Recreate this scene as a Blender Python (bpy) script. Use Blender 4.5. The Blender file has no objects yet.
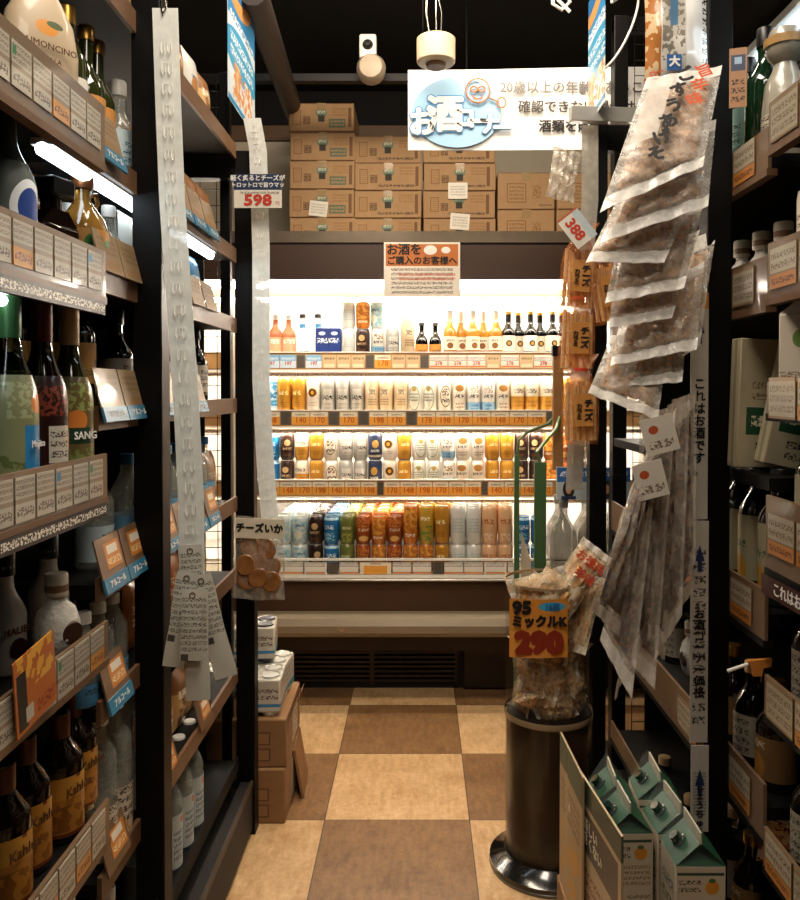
import bpy, math, random
from mathutils import Vector, Matrix
random.seed(7)
S = bpy.context.scene
COL = S.collection
PI = math.pi
ORD = ['first','second','third','fourth','fifth','sixth','seventh','eighth','ninth','tenth','eleventh','twelfth',
       'thirteenth','fourteenth','fifteenth','sixteenth','seventeenth','eighteenth','nineteenth','twentieth',
       'twenty-first','twenty-second','twenty-third','twenty-fourth','twenty-fifth','twenty-sixth','twenty-seventh','twenty-eighth','twenty-ninth','thirtieth']
# ------------------------------------------------------------------ camera
CZ = 1.342; F = 800.0; TH = math.radians(1.0); PX, PY = 419.0, 402.0
cam = bpy.data.cameras.new('camera'); co = bpy.data.objects.new('camera', cam); COL.objects.link(co)
cam.sensor_fit = 'HORIZONTAL'; cam.sensor_width = 36; cam.lens = 36*F/800
cam.shift_x = -(PX-400)/800; cam.shift_y = -(450-PY)/800
co.location = (0,0,CZ); co.rotation_euler = (PI/2-TH,0,0); cam.clip_start = .02
S.camera = co
def P(px, py, Y):
    u = (px-PX)/F; v = -(py-PY)/F
    dy = math.cos(TH)+v*math.sin(TH); dz = -math.sin(TH)+v*math.cos(TH)
    return Vector((u*Y/dy, Y, CZ+dz*Y/dy))
# ------------------------------------------------------------------ materials
MATS = {}
def rgb(h):
    h = h.lstrip('#'); c = [int(h[i:i+2],16)/255 for i in (0,2,4)]
    return tuple((x/12.92 if x <= .04045 else ((x+.055)/1.055)**2.4) for x in c)+(1,)
class NT:
    def __init__(s, name):
        s.m = bpy.data.materials.new(name); s.m.use_nodes = True
        s.t = s.m.node_tree; s.b = s.t.nodes['Principled BSDF']; s.out = s.t.nodes['Material Output']
        s.L = s.t.links
    def n(s, ty, **k):
        x = s.t.nodes.new(ty)
        for a, b in k.items(): setattr(x, a, b)
        return x
    def put(s, sock, v):
        if hasattr(v, 'is_output'): s.L.new(v, sock)
        else: sock.default_value = v
    def math(s, op, a, b=0.0, c=0.0):
        x = s.n('ShaderNodeMath', operation=op)
        s.put(x.inputs[0], a); s.put(x.inputs[1], b); s.put(x.inputs[2], c)
        return x.outputs[0]
    def mix(s, f, a, b):
        x = s.n('ShaderNodeMix', data_type='RGBA')
        s.put(x.inputs[0], f); s.put(x.inputs[6], a); s.put(x.inputs[7], b)
        return x.outputs[2]
    def noise(s, vec, scale, detail=3, rough=.5):
        x = s.n('ShaderNodeTexNoise'); x.inputs['Scale'].default_value = scale
        x.inputs['Detail'].default_value = detail; x.inputs['Roughness'].default_value = rough
        if vec is not None: s.L.new(vec, x.inputs['Vector'])
        return x.outputs['Fac']
def setp(b, **k):
    for a, v in k.items(): b.inputs[a].default_value = v
def mat(name, c, rough=.5, metal=0, var=.12, nscale=25, trans=0, ior=1.45, alpha=1, bump=0, emit=0, coat=0, sheen=0):
    if name in MATS: return MATS[name]
    c = rgb(c) if isinstance(c, str) else c
    t = NT(name); b = t.b
    tc = t.n('ShaderNodeTexCoord').outputs['Object']
    nz = t.noise(tc, nscale)
    dark = tuple(x*(1-var*2) for x in c[:3])+(1,); lite = tuple(min(1, x*(1+var)) for x in c[:3])+(1,)
    t.L.new(t.mix(nz, dark, lite), b.inputs['Base Color'])
    setp(b, Roughness=rough, Metallic=metal, IOR=ior, Alpha=alpha)
    b.inputs['Transmission Weight'].default_value = trans
    if coat: b.inputs['Coat Weight'].default_value = coat; b.inputs['Coat Roughness'].default_value = .08
    if bump:
        bp = t.n('ShaderNodeBump'); bp.inputs['Strength'].default_value = bump; bp.inputs['Distance'].default_value = .003
        t.L.new(nz, bp.inputs['Height']); t.L.new(bp.outputs[0], b.inputs['Normal'])
    if emit:
        b.inputs['Emission Color'].default_value = c; b.inputs['Emission Strength'].default_value = emit
    MATS[name] = t.m
    return t.m
def art(name, base, elems, rough=.45, metal=0, coat=0, var=.06, alpha=1, trans=0):
    """printed surface: shapes laid out in the object's own metres (x or y sideways, z up)"""
    if name in MATS: return MATS[name]
    t = NT(name); b = t.b
    tc = t.n('ShaderNodeTexCoord').outputs['Object']
    sp = t.n('ShaderNodeSeparateXYZ'); t.L.new(tc, sp.inputs[0])
    X, Y, Z = sp.outputs
    c0 = rgb(base); nz = t.noise(tc, 30)
    col = t.mix(nz, tuple(x*(1-var*2) for x in c0[:3])+(1,), tuple(min(1, x*(1+var)) for x in c0[:3])+(1,))
    def rng(s, a, c): return t.math('MULTIPLY', t.math('GREATER_THAN', s, a), t.math('LESS_THAN', s, c))
    for e in elems:
        ax = X
        if e[0] == 'Y': ax = Y; e = e[1:]
        k = e[0]
        if k == 'band': m = rng(Z, e[1], e[2])
        elif k == 'rect': m = t.math('MULTIPLY', rng(ax, e[1], e[2]), rng(Z, e[3], e[4]))
        elif k in ('ell', 'ring'):
            dx = t.math('DIVIDE', t.math('SUBTRACT', ax, e[1]), e[3]); dz = t.math('DIVIDE', t.math('SUBTRACT', Z, e[2]), e[4])
            r = t.math('ADD', t.math('MULTIPLY', dx, dx), t.math('MULTIPLY', dz, dz))
            m = t.math('LESS_THAN', r, 1) if k == 'ell' else rng(r, (1-e[5])**2, 1)
        elif k == 'txt':   # rows of small print
            h = (e[4]-e[3])/e[5]
            row = t.math('FRACT', t.math('DIVIDE', t.math('SUBTRACT', Z, e[3]), h))
            rm = rng(row, .18, .82)
            cv = t.n('ShaderNodeCombineXYZ'); t.put(cv.inputs[0], t.math('MULTIPLY', ax, 1.6/h)); t.put(cv.inputs[2], t.math('MULTIPLY', Z, 2.2/h))
            nn = t.noise(cv.outputs[0], 2.1, 2)
            m = t.math('MULTIPLY', t.math('MULTIPLY', rng(ax, e[1], e[2]), rng(Z, e[3], e[4])), t.math('MULTIPLY', rm, t.math('GREATER_THAN', nn, .5)))
        elif k == 'blot':  # irregular printed picture
            nn = t.noise(tc, e[5], 2)
            m = t.math('MULTIPLY', t.math('MULTIPLY', rng(ax, e[1], e[2]), rng(Z, e[3], e[4])), t.math('GREATER_THAN', nn, .5))
        col = t.mix(m, col, rgb(e[-1]))
    t.L.new(col, b.inputs['Base Color'])
    setp(b, Roughness=rough, Metallic=metal, Alpha=alpha)
    b.inputs['Transmission Weight'].default_value = trans
    if coat: b.inputs['Coat Weight'].default_value = coat; b.inputs['Coat Roughness'].default_value = .08
    MATS[name] = t.m
    return t.m
def film(name, c, alpha=.3, rough=.12, bump=.5, scale=60):
    """thin plastic film"""
    if name in MATS: return MATS[name]
    t = NT(name); b = t.b
    tc = t.n('ShaderNodeTexCoord').outputs['Object']
    nz = t.noise(tc, scale, 4)
    b.inputs['Base Color'].default_value = rgb(c)
    setp(b, Roughness=rough, IOR=1.6)
    a = t.n('ShaderNodeMapRange'); a.inputs[1].default_value = .42; a.inputs[2].default_value = .72
    a.inputs[3].default_value = alpha; a.inputs[4].default_value = min(1, alpha+.22)
    t.L.new(nz, a.inputs[0]); t.L.new(a.outputs[0], b.inputs['Alpha'])
    bp = t.n('ShaderNodeBump'); bp.inputs['Strength'].default_value = bump; bp.inputs['Distance'].default_value = .004
    t.L.new(nz, bp.inputs['Height']); t.L.new(bp.outputs[0], b.inputs['Normal'])
    MATS[name] = t.m
    return t.m
def glass(name, c, rough=.03, trans=1, ior=1.45):
    return mat(name, c, rough, 0, .02, 8, trans, ior)
BLACK = mat('black_steel', '#060505', .45, 0, .2, 40)
BLACK2 = mat('dark_shelf_steel', '#0c0a08', .6, 0, .15, 30)
for m_ in (BLACK,BLACK2): m_.node_tree.nodes['Principled BSDF'].inputs['Specular IOR Level'].default_value = .22
TAN = mat('tan_rail_plastic', '#735a42', .4, 0, .1, 30, coat=.3)
WHITE = mat('white_plastic', '#e8e4da', .4, 0, .03)
STEEL = mat('brushed_steel', '#a9a49a', .35, .9, .08)
CHROME = mat('chrome_wire', '#c8c4bc', .18, 1, .03)
INKBLACK = mat('black_ink', '#14110f', .6, 0, .05)
INKRED = mat('red_ink', '#c2381a', .55, 0, .05)
INKWHITE = mat('white_ink', '#f2efe8', .6, 0, .02)
INKBLUE = mat('blue_ink', '#2a5f9e', .55, 0, .05)
INKBROWN = mat('brown_ink', '#5a3418', .6, 0, .05)
INKLILAC = mat('grey_ink', '#8d8b88', .6, 0, .05)
KRAFT = '#a38058'
FILM = film('clear_film', '#e9e4da', .16)
FILMW = film('milky_film', '#e8e2d6', .45, .25)
TUBE = mat('lit_tube', '#fff3e2', .5, emit=150)
TUBEC = mat('cool_lit_tube', '#dcebf5', .5, emit=11)
# ------------------------------------------------------------------ mesh builder
class MB:
    def __init__(s): s.v = []; s.f = []; s.m = []; s.sm = []
    def add(s, vs, fs, mi=0, smooth=False, M=None):
        o = len(s.v)
        s.v += [tuple(M @ Vector(p)) if M else tuple(p) for p in vs]
        for f in fs: s.f.append([i+o for i in f]); s.m.append(mi); s.sm.append(smooth)
        return s
    def box(s, x0, x1, y0, y1, z0, z1, mi=0, M=None):
        vs = [(x,y,z) for z in (z0,z1) for y in (y0,y1) for x in (x0,x1)]
        return s.add(vs, [(0,2,3,1),(4,5,7,6),(0,1,5,4),(2,6,7,3),(0,4,6,2),(1,3,7,5)], mi, False, M)
    def lathe(s, prof, n=20, mi=0, M=None, sy=1, close=True):
        vs = []; fs = []
        for r, z in prof:
            for i in range(n):
                a = 2*PI*i/n; vs.append((r*math.cos(a), r*math.sin(a)*sy, z))
        for j in range(len(prof)-1):
            for i in range(n):
                k = (i+1) % n; fs.append((j*n+i, j*n+k, (j+1)*n+k, (j+1)*n+i))
        s.add(vs, fs, mi, True, M)
        if close:
            if prof[0][0] > .0005: s.add(vs[:n], [tuple(range(n))[::-1]], mi, False, M)
            if prof[-1][0] > .0005: s.add(vs[-n:], [tuple(range(n))], mi, False, M)
        return s
    def tube(s, pts, r, n=8, mi=0, M=None):
        pts = [Vector(p) for p in pts]; vs = []; fs = []; up = None
        for i, p in enumerate(pts):
            d = (pts[min(i+1, len(pts)-1)]-pts[max(i-1, 0)]).normalized()
            if up is None: up = d.orthogonal().normalized()
            up = (up-d*up.dot(d)).normalized(); w = d.cross(up)
            for k in range(n):
                a = 2*PI*k/n; vs.append(p+(up*math.cos(a)+w*math.sin(a))*r)
        for j in range(len(pts)-1):
            for k in range(n): q = (k+1) % n; fs.append((j*n+k, j*n+q, (j+1)*n+q, (j+1)*n+k))
        fs.append(tuple(range(n))[::-1]); fs.append(tuple(range((len(pts)-1)*n, len(pts)*n)))
        return s.add(vs, fs, mi, True, M)
    def prism(s, poly, y0, y1, mi=0, M=None):   # poly in xz
        n = len(poly); vs = [(x,y0,z) for x,z in poly]+[(x,y1,z) for x,z in poly]
        fs = [tuple(range(n)), tuple(range(n,2*n))[::-1]]+[(i+n, (i+1)%n+n, (i+1)%n, i) for i in range(n)]
        return s.add(vs, fs, mi, False, M)
    def grid(s, fn, nu, nv, mi=0, closed=False):
        vs = [fn(u/nu, v/nv) for v in range(nv+1) for u in range(nu+1)]
        fs = [(v*(nu+1)+u, v*(nu+1)+u+1, (v+1)*(nu+1)+u+1, (v+1)*(nu+1)+u) for v in range(nv) for u in range(nu)]
        return s.add(vs, fs, mi, True)
    def build(s, name, mats, parent=None, loc=(0,0,0), rot=None, bevel=0):
        me = bpy.data.meshes.new(name); me.from_pydata(s.v, [], s.f)
        if not isinstance(mats, (list, tuple)): mats = [mats]
        for m in mats: me.materials.append(m)
        me.polygons.foreach_set('material_index', s.m); me.polygons.foreach_set('use_smooth', s.sm)
        me.set_sharp_from_angle(angle=math.radians(42)); me.update()
        return link(name, me, parent, loc, rot, bevel)
def link(name, me, parent=None, loc=(0,0,0), rot=None, bevel=0):
    o = bpy.data.objects.new(name, me); COL.objects.link(o)
    if parent: o.parent = parent
    o.location = loc
    if rot is not None:
        if isinstance(rot, Matrix): o.rotation_euler = rot.to_euler()
        else: o.rotation_euler = rot
    if bevel:
        b = o.modifiers.new('bevel', 'BEVEL'); b.width = bevel; b.segments = 2; b.limit_method = 'ANGLE'
    return o
def tag(o, label, cat, group=None, kind=None):
    o['label'] = label; o['category'] = cat
    if group: o['group'] = group
    if kind: o['kind'] = kind
    return o
def st(o): o['kind'] = 'structure'; return o
def empty(name, loc=(0,0,0), rot=None):
    o = bpy.data.objects.new(name, None); COL.objects.link(o); o.location = loc; o.empty_display_size = .05
    if rot is not None: o.rotation_euler = rot
    return o
KIDS = {}
def copy_tree(o, parent=None):
    c = o.copy(); COL.objects.link(c)
    if parent: c.parent = parent
    for k in [k for k in o.children]: copy_tree(k, c)
    return c
PROTO = {}
def inst(key, builder, loc, rz=0, label='', cat='', group=None, rot=None):
    if key not in PROTO: o = PROTO[key] = builder()
    else: o = copy_tree(PROTO[key])
    o.location = loc; o.rotation_euler = rot if rot is not None else (0,0,rz)
    for k in ('label','category','group'):
        if k in o: del o[k]
    return tag(o, label, cat, group)
TXT = {}
def txt(body, size, m, parent=None, loc=(0,0,0), name='lettering', bold=0, sx=1, ls=1.0, align='CENTER', shear=0, rz=0, roty=0, ext=0):
    """lettering standing in the xz plane, read from -y"""
    key = (body, size, m.name, bold, sx, ls, align, shear, ext)
    if key not in TXT:
        c = bpy.data.curves.new(name, 'FONT'); c.body = body; c.size = size; c.resolution_u = 2
        c.space_line = ls; c.align_x = align; c.align_y = 'CENTER'; c.shear = shear; c.extrude = ext
        o = bpy.data.objects.new('t', c); COL.objects.link(o)
        me = bpy.data.meshes.new_from_object(o.evaluated_get(bpy.context.evaluated_depsgraph_get()))
        bpy.data.objects.remove(o); me.transform(Matrix.Rotation(PI/2, 4, 'X') @ Matrix.Diagonal((sx,1,1,1)))
        if bold:
            d = abs(bold)*size; vs = [tuple(v.co) for v in me.vertices]; fs = [tuple(p.vertices) for p in me.polygons]; n = len(vs); V = []; Q = []
            for k,(dx,dz) in enumerate(((d,0),(-d,0),(0,d),(0,-d),(d*.7,d*.7),(-d*.7,-d*.7),(d*.7,-d*.7),(-d*.7,d*.7))):
                V += [(x+dx,y-k*.0001,z+dz) for x,y,z in vs]; Q += [tuple(i+n*k for i in f) for f in fs]
            me = bpy.data.meshes.new(name); me.from_pydata(V, [], Q)
        me.materials.clear(); me.materials.append(m); me.name = name; TXT[key] = me
    return link(name, TXT[key], parent, loc, (0, roty, rz))
def area(loc, rot, sx, sy, power, col=(1,.8,.6)):
    l = bpy.data.lights.new('lamp', 'AREA'); l.shape = 'RECTANGLE'; l.size = sx; l.size_y = sy; l.energy = power; l.color = col
    o = bpy.data.objects.new('lamp', l); COL.objects.link(o); o.location = loc; o.rotation_euler = rot; return o
# ================================================================== THE ROOM
def tile_mat():
    t = NT('checker_vinyl'); b = t.b
    tc = t.n('ShaderNodeTexCoord').outputs['Object']; sp = t.n('ShaderNodeSeparateXYZ'); t.L.new(tc, sp.inputs[0])
    u = t.math('DIVIDE', t.math('ADD', sp.outputs[0], .293+4.5), .45); v = t.math('DIVIDE', t.math('ADD', sp.outputs[1], -2.463+4.5), .45)
    par = t.math('MODULO', t.math('ADD', t.math('FLOOR', u), t.math('FLOOR', v)), 2)
    fr = lambda s: t.math('MINIMUM', t.math('FRACT', s), t.math('SUBTRACT', 1, t.math('FRACT', s)))
    seam = t.math('LESS_THAN', t.math('MINIMUM', fr(u), fr(v)), .0035)
    w = t.noise(tc, 9, 6, .65); w2 = t.noise(tc, 60, 5, .7)
    mp = t.n('ShaderNodeVectorMath', operation='MULTIPLY'); t.L.new(tc, mp.inputs[0]); mp.inputs[1].default_value = (1,.25,1)
    st_ = t.noise(mp.outputs[0], 55, 4, .6)
    f = t.math('MULTIPLY', t.math('ADD', w, t.math('ADD', w2, st_)), .3333)
    mr = t.n('ShaderNodeMapRange'); t.L.new(f, mr.inputs[0]); mr.inputs[1].default_value = .4; mr.inputs[2].default_value = .6
    light = t.mix(mr.outputs[0], rgb('#b98e5e'), rgb('#dcb98a')); dark = t.mix(mr.outputs[0], rgb('#6b4a2b'), rgb('#957048'))
    c = t.mix(par, light, dark); c = t.mix(seam, c, rgb('#4a3520')); t.L.new(c, b.inputs['Base Color'])
    t.L.new(t.math('ADD', t.math('MULTIPLY', w2, .3), .3), b.inputs['Roughness'])
    return t.m
st(MB().box(-3,3,-1.5,4.6,-.05,0).build('floor', tile_mat()))
WALLM = mat('cream_wall_paint', '#cbbfaa', .8, 0, .05, 6)
CEILM = mat('black_ceiling_paint', '#0b0908', .85, 0, .2, 5)
st(MB().box(-3,3,-1.5,4.6,3.0,3.05).build('ceiling', CEILM))
st(MB().box(-3,3,4.5,4.6,0,2.72).box(-3,3,4.5,4.6,2.8,3.0,1).box(-3,3,4.47,4.6,2.72,2.8,2).build('wall_back', [WALLM, CEILM, mat('brown_cornice','#6b5138',.6)]))
st(MB().box(-3.05,-3,-1.5,4.6,0,3.0).build('wall_left', mat('dark_wall_paint','#2a211a',.8)))
st(MB().box(3,3.05,-1.5,4.6,0,3.0).build('wall_right', MATS['dark_wall_paint']))
st(MB().box(-3,3,-1.55,-1.5,0,3.0).build('wall_front', MATS['dark_wall_paint']))
# ceiling track, duct, lamp, detector
tr = MB().box(-2.4,2.4,3.35,3.39,2.62,2.65).build('lighting_track', BLACK)
for x in (-1.8, 0.2, 1.8): MB().tube([(x,3.37,2.65),(x,3.37,3.0)], .006).build('drop_rod', BLACK, tr)
tag(tr, 'long black lighting track hung across the ceiling above the fridge', 'lighting track')
d = MB().tube([P(252,-10,2.4), P(300,130,4.3)], .045, 12).build('ceiling_pipe', mat('dark_brown_pipe','#2b211b',.5))
tag(d, 'dark diagonal pipe under the ceiling left of the boxes', 'pipe')
p = P(368,60,3.3)
sl = empty('spotlight', p); tag(sl, 'small white spotlight clipped to the ceiling track above the boxes', 'spotlight')
MB().box(-.035,.035,-.02,.04,0,.1).build('bracket', WHITE, sl, bevel=.008)
MB().lathe([(.012,-.012),(.018,-.014),(.022,0),(.012,.02),(0,.021)],16,M=Matrix.Translation((0,-.02,.055))@Matrix.Rotation(PI/2,4,'X')).build('dial', BLACK, sl)
MB().lathe([(.0,-.045),(.04,-.04),(.056,-.015),(.06,.02),(.045,.05),(0,.06)],20,M=Matrix.Translation((.015,-.02,-.05))@Matrix.Rotation(PI/2,4,'X')).build('lamp_head', mat('cream_lamp_head','#b5a58e',.5), sl)
p = P(436,64,2.6)
dt = empty('hanging_detector', p); tag(dt, 'round cream detector hanging on wires from the ceiling above the banner', 'detector')
MB().lathe([(.056,0),(.062,.006),(.0625,.078),(.0605,.08),(0,.08)],32).build('housing', mat('cream_detector','#cdbb9f',.45), dt)
MB().lathe([(.03,-.012),(.034,0)],20).build('sensor_ring', mat('brown_sensor','#7b5f45',.5), dt)
for dx, tx in ((-.02,-.03),(.0,.0),(.015,.01)):
    MB().tube([(dx,0,.08),(dx+tx*.4,0,.16),(tx,0,.2),(tx*.3,0,.36)], .0025, 6).build('wire', CHROME, dt)
cb = MB()
pts = [Vector((P(614,3,2.5).x,2.5,2.999))]
for i in range(40):
    t = i/39; pts.append(P(612+24*math.sin(t*5.2)+8*t, 3+58*t-24*math.sin(t*6.5), 2.5+.1*math.sin(t*4)))
o = cb.tube(pts, .004, 8).build('looped_cable', WHITE); tag(o, 'white cable looped above the far right black post', 'cable')
o = MB().tube([(P(553,4,2.9).x,2.9,2.999),P(553,4,2.9),P(562,10,2.9),P(570,2,2.9),P(566,-6,2.9),P(558,0,2.9),P(570,12,2.9)], .007, 8).build('cable_knot', WHITE); tag(o, 'knotted white cable end at the top edge right of the banner', 'cable')
# ================================================================== FRIDGE
FR = empty('open_fridge', (0,3.5,0)); tag(FR, 'long open display fridge filled with drinks at the end of the aisle', 'display fridge')
def fp(mb, name, m, bevel=0, parent=None):
    return mb.build(name, m, parent or FR, (0,-3.5,0) if parent is None else (0,0,0), None, bevel)
FX0, FX1 = -1.9, 1.5
BRN = mat('brown_fridge_enamel', '#4a3323', .38, .1, .08, 10); BRND = mat('dark_fridge_base', '#2a1c13', .45, .2, .1, 12)
FWH = mat('white_fridge_liner', '#f4efe6', .5, 0, .03, 8); HDR = mat('fridge_header_brown','#3f2b1f',.45,.1,.06,10)
fp(MB().box(FX0,FX1,4.2,4.28,.3,2.0), 'back_panel', FWH)
fp(MB().box(FX0,FX1,3.42,4.28,1.95,1.995,0).box(FX0,FX1,3.39,3.42,1.80,1.955,1).box(FX0,FX1,3.38,3.43,1.955,2.003,2), 'header', [FWH, HDR, mat('header_trim','#6b5f50',.4,.6)], 0)
fp(MB().box(FX0,FX1,3.425,4.2,1.80,1.82), 'air_duct', FWH)
fp(MB().box(FX0,FX1,3.50,3.53,1.742,1.772,0), 'duct_lip', mat('tan_duct_lip','#7d6648',.5))
fp(MB().box(FX0,FX1,3.42,4.2,.47,.545), 'bottom_deck', FWH)
fp(MB().box(FX0,FX1,3.38,3.42,.385,.53,0).box(FX0,FX1,3.36,3.44,.525,.535,1), 'front_panel', [BRN, STEEL], .004)
bm = MB(); prof = [(3.36,.295),(3.33,.30),(3.315,.32),(3.312,.35),(3.325,.378),(3.36,.392)]
for i in range(len(prof)-1):
    (a,b),(c,e) = prof[i],prof[i+1]; bm.add([(FX0,a,b),(FX1,a,b),(FX1,c,e),(FX0,c,e)],[(0,1,2,3)],0,True)
bm.box(FX0,FX1,3.36,3.38,.292,.395,0)
BP = fp(bm, 'bumper', mat('taupe_bumper','#8f8069',.35,.1,.05,8))
q = P(341,629,3.31)
MB().lathe([(.0,-.012),(.012,-.01),(.014,0)],14,M=Matrix.Translation((q.x,3.313,q.z))@Matrix.Rotation(PI/2,4,'X')).build('bolt', CHROME, BP)
fp(MB().box(FX0,FX1,3.40,4.28,.22,.465), 'tank', BRND)
gb = MB().box(FX0,FX1,3.56,4.2,0,.24,0)
for x0, x1 in ((-1.86,-1.3),(-1.28,-.72),(-.7,-.22),(-.2,.16)):
    gb.box(x0-.01,x0,3.54,3.56,.02,.22,1); gb.box(x1,x1+.01,3.54,3.56,.02,.22,1)
    for k in range(9): z = .035+k*.021; gb.box(x0,x1,3.538,3.56,z,z+.010,1)
fp(gb, 'vent_grille', [mat('black_recess','#0b0806',.7), mat('grille_brown','#2d2017',.4,.3)])
g = fp(MB().box(.2,.46,3.53,3.56,.01,.225).box(.465,.9,3.53,3.56,.01,.225).box(.905,1.48,3.53,3.56,.01,.225), 'service_door', BRND, .003)
for x in (.21,.45,.48,.88): MB().lathe([(0,-.006),(.006,-.004),(.007,0)],10,M=Matrix.Translation((x,3.53,.205))@Matrix.Rotation(PI/2,4,'X')).build('screw', CHROME, g)
for x in (-1.9,-.84,1.46): fp(MB().box(x,x+.035,3.47,4.2,.53,1.95), 'side_panel', mat('grey_side_panel','#a89c8a',.45))
fp(MB().tube([(FX0,3.445,1.782),(FX1,3.445,1.782)],.013,10), 'light_tube', mat('canopy_tube','#fff3e2',.5,emit=48))
fp(MB().tube([(FX0,3.75,1.755),(FX1,3.75,1.755)],.011,10), 'light_tube', TUBE)
RAILW = mat('white_shelf_channel', '#f0e8da', .35, 0, .03); RAILC = mat('rail_backing', '#b98c58', .4, 0, .08)
SHELV = []
for z, yf, rt, rb in ((1.488,3.60,1.50,1.425),(1.221,3.57,1.24,1.172),(.893,3.55,.932,.862)):
    sb = fp(MB().box(FX0,FX1,yf,4.2,z-.018,z), 'shelf', FWH)
    MB().box(FX0,FX1,yf-.008,yf-.002,rb,rt,1).box(FX0,FX1,yf-.012,yf,rb-.008,rb,0).box(FX0,FX1,yf-.012,yf,rt,rt+.005,0).build('price_rail', [RAILW, RAILC], sb)
    MB().box(FX0,FX1,yf-.004,yf+.004,rb-.03,rb-.012,0).build('shelf_lip', art('brown_print_strip%d'%int(z*100), '#d9c7a8', [('txt',-2,2,rb-.033,rb-.014,1,'#6e3520')]), sb)
    MB().tube([(FX0,yf+.016,z-.028),(FX1,yf+.016,z-.028)],.008,8).build('light_tube', TUBE, sb)
    SHELV.append(sb)
fp(MB().box(FX0,FX1,3.40,3.404,.535,.615), 'glass_guard', mat('guard_glass','#f5efe2',.05,trans=.95,ior=1.1))
fp(MB().box(FX0,FX1,3.388,3.41,.535,.548,0).box(FX0,FX1,3.392,3.41,.607,.615,0), 'guard_channel', RAILW)
# ---- price cards for the fridge
def card(w, h, m, digits=None, dm=None, ds=.6, dz=0, dx=0, th=.0015, name='price_card'):
    def f():
        o = MB().box(-w/2,w/2,-th,0,0,h).build(name, m)
        if digits: txt(digits, h*ds, dm or INKRED, o, (dx, -th-.0004, h*(.45+dz)), 'price_figures', .02, .95)
        return o
    return f
OC = '#f2a640'
om = art('orange_price_card', '#f0e2c4', [('rect',-.05,.05,0,.036,OC),('txt',-.024,.024,.04,.05,1,'#6b3b14')], coat=.3)
om2 = art('tan_price_card', '#d9b98c', [('txt',-.024,.024,.035,.05,1,'#5b3b22'),('rect',-.024,.024,.002,.018,'#ecd9b4')], coat=.3)
bm_ = art('blue_price_card', '#d8e6ee', [('rect',-.04,.04,.032,.06,'#7fb7d6'),('txt',-.03,.03,.034,.05,1,'#f4f4f4')], coat=.3)
gm_ = art('grey_price_card', '#5b5248', [('txt',-.014,.014,.004,.05,4,'#3a332c')], coat=.3)
wm_ = art('white_price_card', '#efe7d8', [('txt',-.04,.04,.03,.05,2,'#77685a'),('rect',-.04,.04,.002,.01,'#dc8b3f')], coat=.3)
dig = mat('deep_orange_ink','#c96418',.5)
SN = ['top','second','third']
seq1 = 'B.BgBttgotgttwwwtwt'; prs = {'o':('170','148','178','140','198')}
def frcards(s, yf, zr, seq, wds, x0):
    x = x0; cnt = {}
    nm = {'o':'orange price card with large figures','t':'tan price card','B':'pale blue price card with red figures','g':'narrow grey printed card','w':'white price card'}
    for i, ch in enumerate(seq):
        w = wds[ch]
        if ch != '.':
            cnt[ch] = cnt.get(ch, 0)+1
            pr = random.choice(prs['o']) if ch == 'o' else ('197' if ch == 'B' else ('278' if ch == 'w' else None))
            m = {'o':om,'t':om2,'B':bm_,'g':gm_,'w':wm_}[ch]
            inst(('fc',ch,w,pr), card(w-.004,.058,m,pr,dig if ch=='o' else INKRED,.62 if ch=='o' else .4,-.1), (x+w/2,yf-.0085,zr), 0,
                 '%s %s from left, %s fridge shelf rail' % (ORD[cnt[ch]-1], nm[ch], s), 'price card', 'price cards on the fridge shelf rails')
        x += w
W = {'B':.075,'.':.03,'g':.04,'o':.075,'t':.065,'w':.085}
frcards('top', 3.60, 1.432, 'BBgB tttgottgwwwtwtwt'.replace(' ',''), W, -.70)
frcards('second', 3.57, 1.178, 'ogoogogoogooooooogoo', {'g':.05,'o':.082}, -.70)
frcards('third', 3.55, .868, 'gooooooogoooooogoooo', {'g':.03,'o':.072}, -.72)
x = -.66; cn = {}
for ch in 'wwWgwowwgwwWw':
    w = {'w':.085,'W':.1,'g':.05,'o':.14}[ch]; c = ch.lower()
    cn[c] = cn.get(c,0)+1
    inst(('fl',ch), card(w-.006,.05,{'w':wm_,'g':gm_,'o':om}[c],None), (x+w/2,3.391,.55), 0,
         '%s %s card from left in the low glass guard of the fridge' % (ORD[cn[c]-1], {'w':'white printed','g':'grey printed','o':'orange printed'}[c]), 'price card', 'cards in the fridge glass guard')
    x += w
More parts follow.
